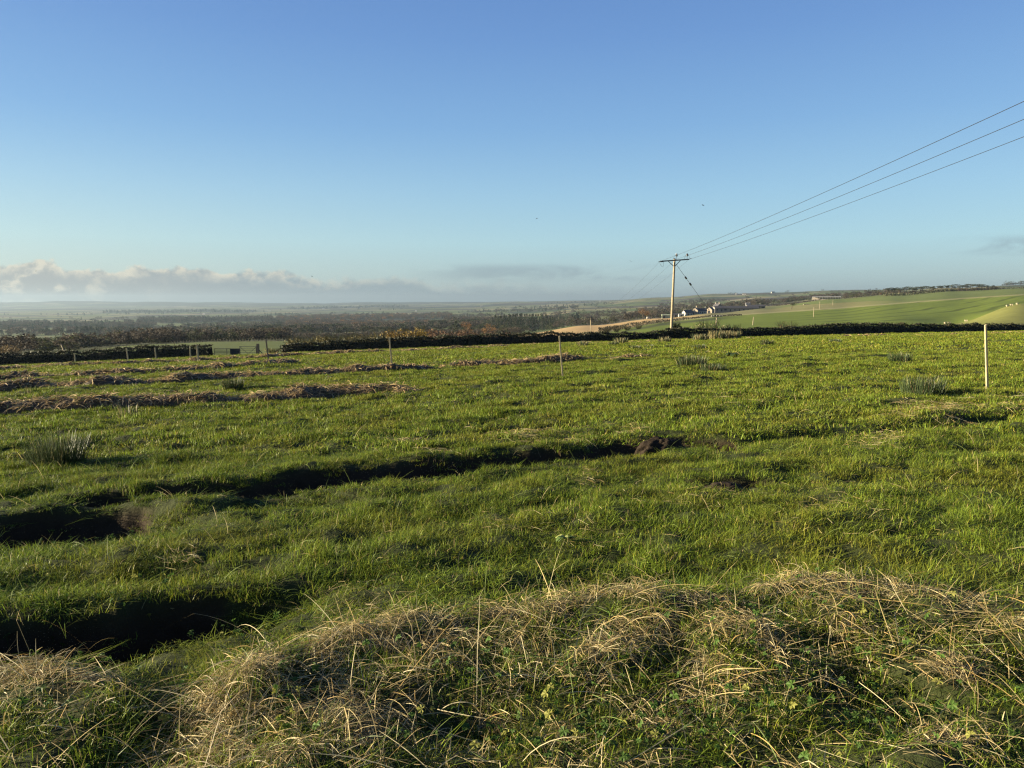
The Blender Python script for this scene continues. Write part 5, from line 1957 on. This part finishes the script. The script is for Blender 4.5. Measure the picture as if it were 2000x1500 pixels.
MB().box((0, 0, .55), (.26, .26, 1.5)).box((0, 0, 1.32), (.20, .20, .06)).build('post', M_OLDWOOD, ro)
MB().tube([(.1, 0, .65), (.55, .1, .15)], .05, 6).build('strut', M_OLDWOOD, ro)
ro = thing('wire_fence', 'low post and wire fence along the far edge of the left green field', 'fence', tuple(v_at(330, 238)))
pos = [v_at(330 + 6.1 * i, 238) for i in range(40)]
o0 = v_at(330, 238)
m_ = MB()
m_.tube([p - o0 + np.array([0, 0, .85]) for p in pos], .012, 4)
m_.tube([p - o0 + np.array([0, 0, .5]) for p in pos], .012, 4)
m_.build('wires', M_WIRE, ro)
for p in pos:
    MB().tube([p - o0 + np.array([0, 0, -.2]), p - o0 + np.array([0, 0, .95])], [.07, .06], 6).build('post', M_OLDWOOD, ro)


# ------------------------------------------------------------------ farm and other buildings
def gable(label, px, base, Y, w, d_, eave, ridge, rot, wall_m, roof_m, openings=(), chimneys=(), name='farm_building', cat='building', loc=None, group=None):
    """a pitched-roof building; w across the gable (local x), d_ along the ridge (local y); openings: (face, u, z, w, h)"""
    p = v_at(px, Y) if loc is None else np.array(loc)
    o = thing(name, label, cat, tuple(p), rot, group)
    hw, hd = w / 2, d_ / 2
    m_ = MB()
    V = [(-hw, -hd, -1.5), (hw, -hd, -1.5), (hw, hd, -1.5), (-hw, hd, -1.5), (-hw, -hd, eave), (hw, -hd, eave), (hw, hd, eave), (-hw, hd, eave), (0, -hd, ridge), (0, hd, ridge)]
    m_.add(V, [])
    m_.f = [[0, 1, 5, 8, 4], [2, 3, 7, 9, 6], [1, 2, 6, 5], [3, 0, 4, 7]]
    m_.build('wall', wall_m, o)
    m_ = MB()
    ov, th = .25, .18
    for s_ in (-1, 1):
        sl_ = (ridge - eave) / hw
        ex = hw + ov
        ez = eave - ov * sl_
        V = [(0, -hd - ov, ridge + .02), (0, hd + ov, ridge + .02), (s_ * ex, hd + ov, ez + .02), (s_ * ex, -hd - ov, ez + .02)]
        V += [(a, b, c + th) for a, b, c in V]
        m_.add(V, [(0, 1, 2, 3), (4, 5, 6, 7), (0, 3, 7, 4), (1, 2, 6, 5), (3, 2, 6, 7), (0, 1, 5, 4)])
    rf = m_.build('roof', roof_m, o)
    for cy in chimneys:
        MB().box((0, cy, ridge + .5), (.7, .9, 1.5)).box((-.15, cy, ridge + 1.45), (.22, .22, .4)).box((.15, cy, ridge + 1.45), (.22, .22, .4)).build('chimney', wall_m, rf)
    for face, u, z_, ww, hh in openings:
        m_ = MB()
        if face == 's':
            m_.box((u, -hd - .03, z_ + hh / 2), (ww, .08, hh))
        elif face == 'w':
            m_.box((-hw - .03, u, z_ + hh / 2), (.08, ww, hh))
        else:
            m_.box((hw + .03, u, z_ + hh / 2), (.08, ww, hh))
        m_.build('door' if z_ < .3 else 'window', M_DARK, o)
    return o


R90 = math.pi / 2
gable('small pale green shed left of the power pole below the farm', 1301, 618, 560, 3.2, 6.0, 2.4, 2.9, R90, M_GREENSHED, M_GREENSHED, [('w', 1.5, 0, 1.6, 2.0), ('s', 0, .8, .8, .8)], name='shed', cat='shed')
gable('white gabled farm barn with dark roof, leftmost of the main farm', 1343.5, 613, 620, 4.4, 8.5, 2.6, 4.6, math.radians(-62), M_WHITE, M_SLATE, [('s', 0, 0, 1.6, 2.0), ('e', -1, 0, 2.0, 1.9), ('e', 2.2, .8, .9, .9)])
gable('low white lean shed in front of the white gabled barn', 1331, 611, 615, 2.6, 4.2, 1.6, 2.3, R90, M_WHITE, M_SHEET, [('w', 0, 0, 1.0, 1.4)], name='shed', cat='shed')
gable('dark low outhouse between the power pole and the white barn', 1322, 613, 630, 3.5, 6.5, 2.0, 2.9, R90, M_STONE, M_SLATE, [('w', 1, 0, 1.2, 1.6)])
gable('dark roofed long barn behind the white and cream buildings', 1350, 612, 645, 5, 12, 2.8, 4.6, R90, M_STONE, M_SLATE, [('w', 2, 0, 2.4, 2.2), ('w', -3, 1, .8, .8)])
gable('cream farmhouse with steep gable in the middle of the farm', 1359, 612, 625, 5.2, 7.5, 3.6, 5.8, math.radians(-25), M_CREAM, M_SLATE, [('s', -1.2, 0, .9, 1.9), ('s', 1.2, 1.0, .9, 1.1), ('s', 0, 3.4, .8, 1.0), ('e', 1, 1, .9, 1.1), ('e', -2, 1, .9, 1.1)], (3.0,), name='farmhouse', cat='house')
gable('pinkish white cottage joined to the right of the cream farmhouse', 1371.5, 612, 628, 4.6, 7.5, 2.7, 4.6, R90, M_WHITE, M_SLATE, [('w', -2, .9, .8, 1.0), ('w', 1.8, .9, .8, 1.0), ('w', 0, 0, .9, 1.9)], (-3.0,), name='cottage', cat='house')
gable('tan stone gabled barn right of the cottage', 1388, 611, 640, 5.2, 9, 3.0, 5.2, math.radians(-30), M_CREAM, M_SLATE, [('s', 0, 0, 2.2, 2.4), ('s', 0, 3.2, .7, .8), ('e', 0, .9, .9, 1.0)])
gable('large dark roofed house with tall gable towering over the farm', 1402, 607, 668, 9.0, 9.0, 4.0, 8.2, math.radians(12), M_STONE, M_SLATE, [('s', -2, .9, 1.0, 1.3), ('s', 2, .9, 1.0, 1.3), ('s', 0, 4.2, 1.0, 1.2)], (-3.2, 3.2), name='farmhouse', cat='house')
gable('long low grey stone barn stretching right from the farm', 1438, 608, 655, 6.0, 40, 2.9, 4.6, R90 + math.radians(3), M_STONE, M_SLATE, [('w', y_, .9 if i % 2 else 0, 1.1, 1.2 if i % 2 else 1.9) for i, y_ in enumerate(range(-18, 19, 4))] + [('w', 10.5, .8, 2.2, 1.5)])
gable('dark open fronted cattle shed at the right end of the farm', 1476, 606, 668, 5, 16, 2.4, 3.4, R90, M_STONE, M_SLATE, [('w', y_, 0, 2.4, 1.9) for y_ in (-6, -2, 2, 6)])
for i, px in enumerate((1457.5, 1461.3, 1464.6)):
    p = v_at(px, 700)
    ro = thing('silo', ['slim pale silo, leftmost of three behind the long barn', 'slim pale silo, middle of three behind the long barn', 'slim pale silo, rightmost of three behind the long barn'][i], 'silo', tuple(p), 0, 'silos behind the long barn')
    h = at(px, 590.5, 700)[2] - p[2]
    MB().tube([(0, 0, -.5), (0, 0, h * .9)], [.62, .62], 12).build('tank', M_SHEET, ro, True)
    MB().tube([(0, 0, h * .9), (0, 0, h)], [.64, .12], 12).build('cap', M_SHEET, ro, True)

# parked van on the track
p = v_at(1268.5, 556)
ro = thing('parked_van', 'small white van parked by the bare trees at the tan field edge', 'van', tuple(p), math.radians(8))
bm = bmesh.new()
prof = [(-1.75, .35), (-1.75, 1.55), (-1.6, 1.72), (.55, 1.72), (1.05, 1.12), (1.75, .98), (1.85, .35)]
for s_ in (-1, 1):
    for x_, z_ in prof:
        bm.verts.new((x_, s_ * .8, z_))
bm.verts.ensure_lookup_table()
n = len(prof)
bm.faces.new([bm.verts[i] for i in range(n)])
bm.faces.new([bm.verts[n + i] for i in range(n)][::-1])
for i in range(n):
    bm.faces.new([bm.verts[i], bm.verts[(i + 1) % n], bm.verts[n + (i + 1) % n], bm.verts[n + i]])
bmesh.ops.recalc_face_normals(bm, faces=bm.faces)
me = bpy.data.meshes.new('body')
bm.to_mesh(me)
add('body', me, M_WHITE, ro)
MB().box((.45, -.81, 1.38), (.8, .03, .42)).build('side_window', M_DARK, ro)
for x_ in (-1.1, 1.1):
    for y_ in (-.74, .74):
        MB().tube([(x_, y_ - .1, .32), (x_, y_ + .1, .32)], [.32, .32], 12).build('wheel', M_DARK, ro)

# long open shed on the hill
p = v_at(1614, 872)
ro = thing('open_shed', 'long open sided shed with pale flat roof on the hill edge', 'shed', tuple(p), math.radians(-24))
L_ = 52 / F * 872
h = 3.3
MB().box((0, 0, h), (L_, 3.6, .35), (.16, 0, 0)).box((0, -3.02, h - .1), (L_, .06, .4)).build('roof', M_SHEET, ro)
MB().box((0, 2.9, h / 2 - .6), (L_, .12, h)).build('back_wall', M_STONE, ro)
for i in range(12):
    MB().box((-L_ / 2 + .3 + (L_ - .6) * i / 11, -2.8, h / 2 - .8), (.28, .28, h + .6)).build('post', M_SHEET, ro)
p = v_hit(1575, 595.5, 500, 880)
ro = thing('water_trough', 'pale low trough lying in the brown strip of the hill field', 'trough', tuple(p))
MB().box((0, 0, .2), (5.2, 1.2, .7)).build('tank', M_CREAM, ro)
MB().box((0, 0, .58), (4.8, .9, .06)).build('water_surface', M_DARK, ro)

# left valley barn
gable('long grey roofed barn with a lit white gable at the far left of the valley', 18, 668, 520, 9.0, 17.0, 3.2, 5.6, math.radians(-86), M_WHITE, M_SHEET, [('s', 0, 0, 2.4, 2.6), ('w', 0, 0, 2.0, 2.0)], name='barn', cat='barn')
gable('small white house just right of the long grey barn at the far left', 45, 661, 700, 4.5, 5.0, 3.0, 4.6, math.radians(-70), M_WHITE, M_SLATE, [('s', -1, .9, .8, 1.1), ('s', 1, .9, .8, 1.1), ('s', 0, 0, .8, 1.6)], (1.8,), name='cottage', cat='house')

# far white farmhouses
FARLAB = 'tiny white farmhouse far off in the hazy valley'
for i, (px, py, wpx, hpx) in enumerate([(397, 613, 4, 3), (423, 617.5, 4, 2), (493, 608.5, 6, 2.5), (525, 606.5, 5, 2.5), (631, 603, 4, 3), (700, 602, 5, 2), (812, 607, 3, 2.5), (1104, 601, 12, 2.5), (1116, 600, 6, 3.5), (940, 597, 4, 2),
                                        (1290, 603.5, 5, 3), (1299, 601.5, 4, 6), (1172, 587.5, 3, 2), (1352, 595, 7, 2.2), (1363, 594.5, 4, 3), (1453, 574, 7, 3), (1439, 574, 4, 2.5), (1509, 571, 7, 3), (1125, 622.5, 5, 3), (1165, 616, 4, 2.5)]):
    p = v_hit(px, py + hpx * .5, 800, 9000)
    u_ = p[1] / F
    w_, h_ = wpx * u_, hpx * u_
    gable(FARLAB, 0, 0, 0, max(h_ * .9, 4), w_, h_ * .62, h_, R90 + (i % 3 - 1) * .25, M_WHITE, M_SLATE if i % 2 else M_SHEET, [('w', 0, 0, w_ * .12, h_ * .4), ('w', w_ * .25, h_ * .2, w_ * .1, h_ * .25)],
          name='far_farmhouse', cat='house', loc=p, group='tiny white houses in the valley')
gable('bright white tower like house on the green knoll in the mid valley', 0, 0, 0, 4.5, 4.5, 5.2, 7.0, .4, M_WHITE, M_SLATE, [('s', 0, .9, 1, 1.4)], loc=v_hit(870, 626.5, 1200, 4000), name='cottage', cat='house')
gable('long low white farmstead on the green knoll in the mid valley', 0, 0, 0, 6, 26, 3, 5, R90, M_WHITE, M_SHEET, [('w', -8, .9, 1.6, 1.4), ('w', 0, 0, 1.6, 2), ('w', 8, .9, 1.6, 1.4)], loc=v_hit(893, 625.8, 1200, 4000), name='farmstead', cat='house')


# ------------------------------------------------------------------ sheep
def sheep_meshes():
    m_ = MB()
    me = bpy.data.meshes.new('body')
    V = [(-.48, 0, .62), (-.2, 0, .64), (.12, 0, .64), (.40, 0, .68), (.55, 0, .86), (.70, 0, .86)]
    E = [(i, i + 1) for i in range(5)]
    R = [.22, .29, .29, .24, .13, .085]
    for hx, src in ((-.36, 0), (.30, 3)):
        for s_ in (-1, 1):
            b = len(V)
            V += [(hx, s_ * .13, .42), (hx + (.05 if hx < 0 else 0), s_ * .13, .20), (hx, s_ * .13, .01)]
            R += [.085, .05, .045]
            E += [(src, b), (b, b + 1), (b + 1, b + 2)]
    me.from_pydata(V, E, [])
    o = bpy.data.objects.new('sheep_source', me)
    COL.objects.link(o)
    md = o.modifiers.new('skin', 'SKIN')
    for i, v in enumerate(me.skin_vertices[0].data):
        v.radius = (R[i], R[i])
        v.use_root = i == 1
    o.modifiers.new('sub', 'SUBSURF').levels = 1
    dg = bpy.context.evaluated_depsgraph_get()
    out = bpy.data.meshes.new_from_object(o.evaluated_get(dg))
    out.name = 'body'
    out.materials.clear()
    out.materials.append(M_WOOL)
    bpy.data.objects.remove(o)
    return out


SHEEP = sheep_meshes()
for px, py, rz, lab in ((1968.5, 599.5, 0.2, 'cream sheep on the hill crest, left one of the close pair'), (1976, 598.5, 3.0, 'cream sheep on the hill crest, right one of the close pair'), (1987.5, 596, .4, 'cream sheep on the hill crest nearest the right edge'),
                        (1889.5, 623.5, 2.9, 'cream sheep alone part way up the slope of the small hill'), (1849.5, 634.5, .3, 'cream sheep lowest on the small hill, left one of the low pair'), (1856.5, 633.5, 3.3, 'cream sheep lowest on the small hill, right one of the low pair')):
    Yp = 255.0
    p = v_at(px, Yp)
    o = add('sheep', SHEEP, None)
    o.location = p
    o.rotation_euler = (0, 0, rz)
    o.scale = (.85,) * 3
    tag(o, lab, 'sheep', 'sheep on the small hill')


# ------------------------------------------------------------------ birds
def bird_mesh():
    V, Fc = [], []
    prof = [(-.24, .01), (-.14, .035), (0, .05), (.10, .04), (.15, .03), (.20, .03), (.25, .005)]
    for x_, r in prof:
        for k in range(6):
            a = k * math.pi / 3
            V.append((x_, r * math.cos(a), r * math.sin(a)))
    for i in range(len(prof) - 1):
        for k in range(6):
            Fc.append((i * 6 + k, i * 6 + (k + 1) % 6, (i + 1) * 6 + (k + 1) % 6, (i + 1) * 6 + k))
    for s_ in (-1, 1):
        b = len(V)
        for x0, x1, y_, z_ in ((.10, -.10, .03, .02), (.14, -.08, .22, .11), (.06, -.08, .42, .10), (-.04, -.10, .50, .07)):
            V += [(x0, s_ * y_, z_ + .01), (x1, s_ * y_, z_ + .01), (x0, s_ * y_, z_ - .008), (x1, s_ * y_, z_ - .008)]
        for i in range(3):
            o = b + i * 4
            Fc += [(o, o + 1, o + 5, o + 4), (o + 2, o + 3, o + 7, o + 6), (o, o + 2, o + 6, o + 4), (o + 1, o + 3, o + 7, o + 5)]
    b = len(V)
    V += [(-.2, -.03, 0), (-.2, .03, 0), (-.36, .07, 0), (-.36, -.07, 0)]
    Fc.append((b, b + 1, b + 2, b + 3))
    return mesh_np('bird', V, Fc)


BIRD = bird_mesh()
BIRD.materials.append(M_BIRD)
for px, py, Y, rz, rx, lab in ((1373, 401, 230, .3, .3, 'small dark bird flying highest, above the tall power pole'), (1048.5, 427, 330, 2.6, -.3, 'small dark bird in the open sky above the middle of the view'), (1232, 510.5, 300, 1.2, .5, 'small dark bird flying just left of the power pole top'),
                               (70, 529.5, 420, .1, .2, 'tiny dark bird in front of the clouds at far left'), (609.5, 540, 420, 2.9, .4, 'tiny dark bird above the right end of the cloud bank')):
    o = add('bird', BIRD, None, loc=at(px, py, Y), rot=(rx, .1, rz), scale=1.5)
    tag(o, lab, 'bird', 'birds in the sky')

# ------------------------------------------------------------------ haze: the damp valley air
zmax = max(float(ZV.max()), 12.0) + 2.0
zmin = min(float(ZV.min()), float(ZZ.min())) - 1.0
hx = float(np.abs(vx).max()) + 50
hb = MB().box((0, (YMAX + 40 - 60) / 2, (zmax + zmin) / 2), (2 * hx, YMAX + 40 + 60, zmax - zmin))
hm = bpy.data.materials.new('haze')
hm.use_nodes = True
N = NT(hm.node_tree)
vol = N.n('ShaderNodeVolumePrincipled', {'Color': (0.25, 0.33, 0.42, 1), 'Density': HAZE, 'Anisotropy': 0.35})
N.link(vol.outputs[0], N.n('ShaderNodeOutputMaterial').inputs['Volume'])
ho = hb.build('haze', hm)
tag(ho, 'thin pale haze filling the air of the valley', 'haze', kind='stuff')
print('haze box', zmin, zmax, hx)
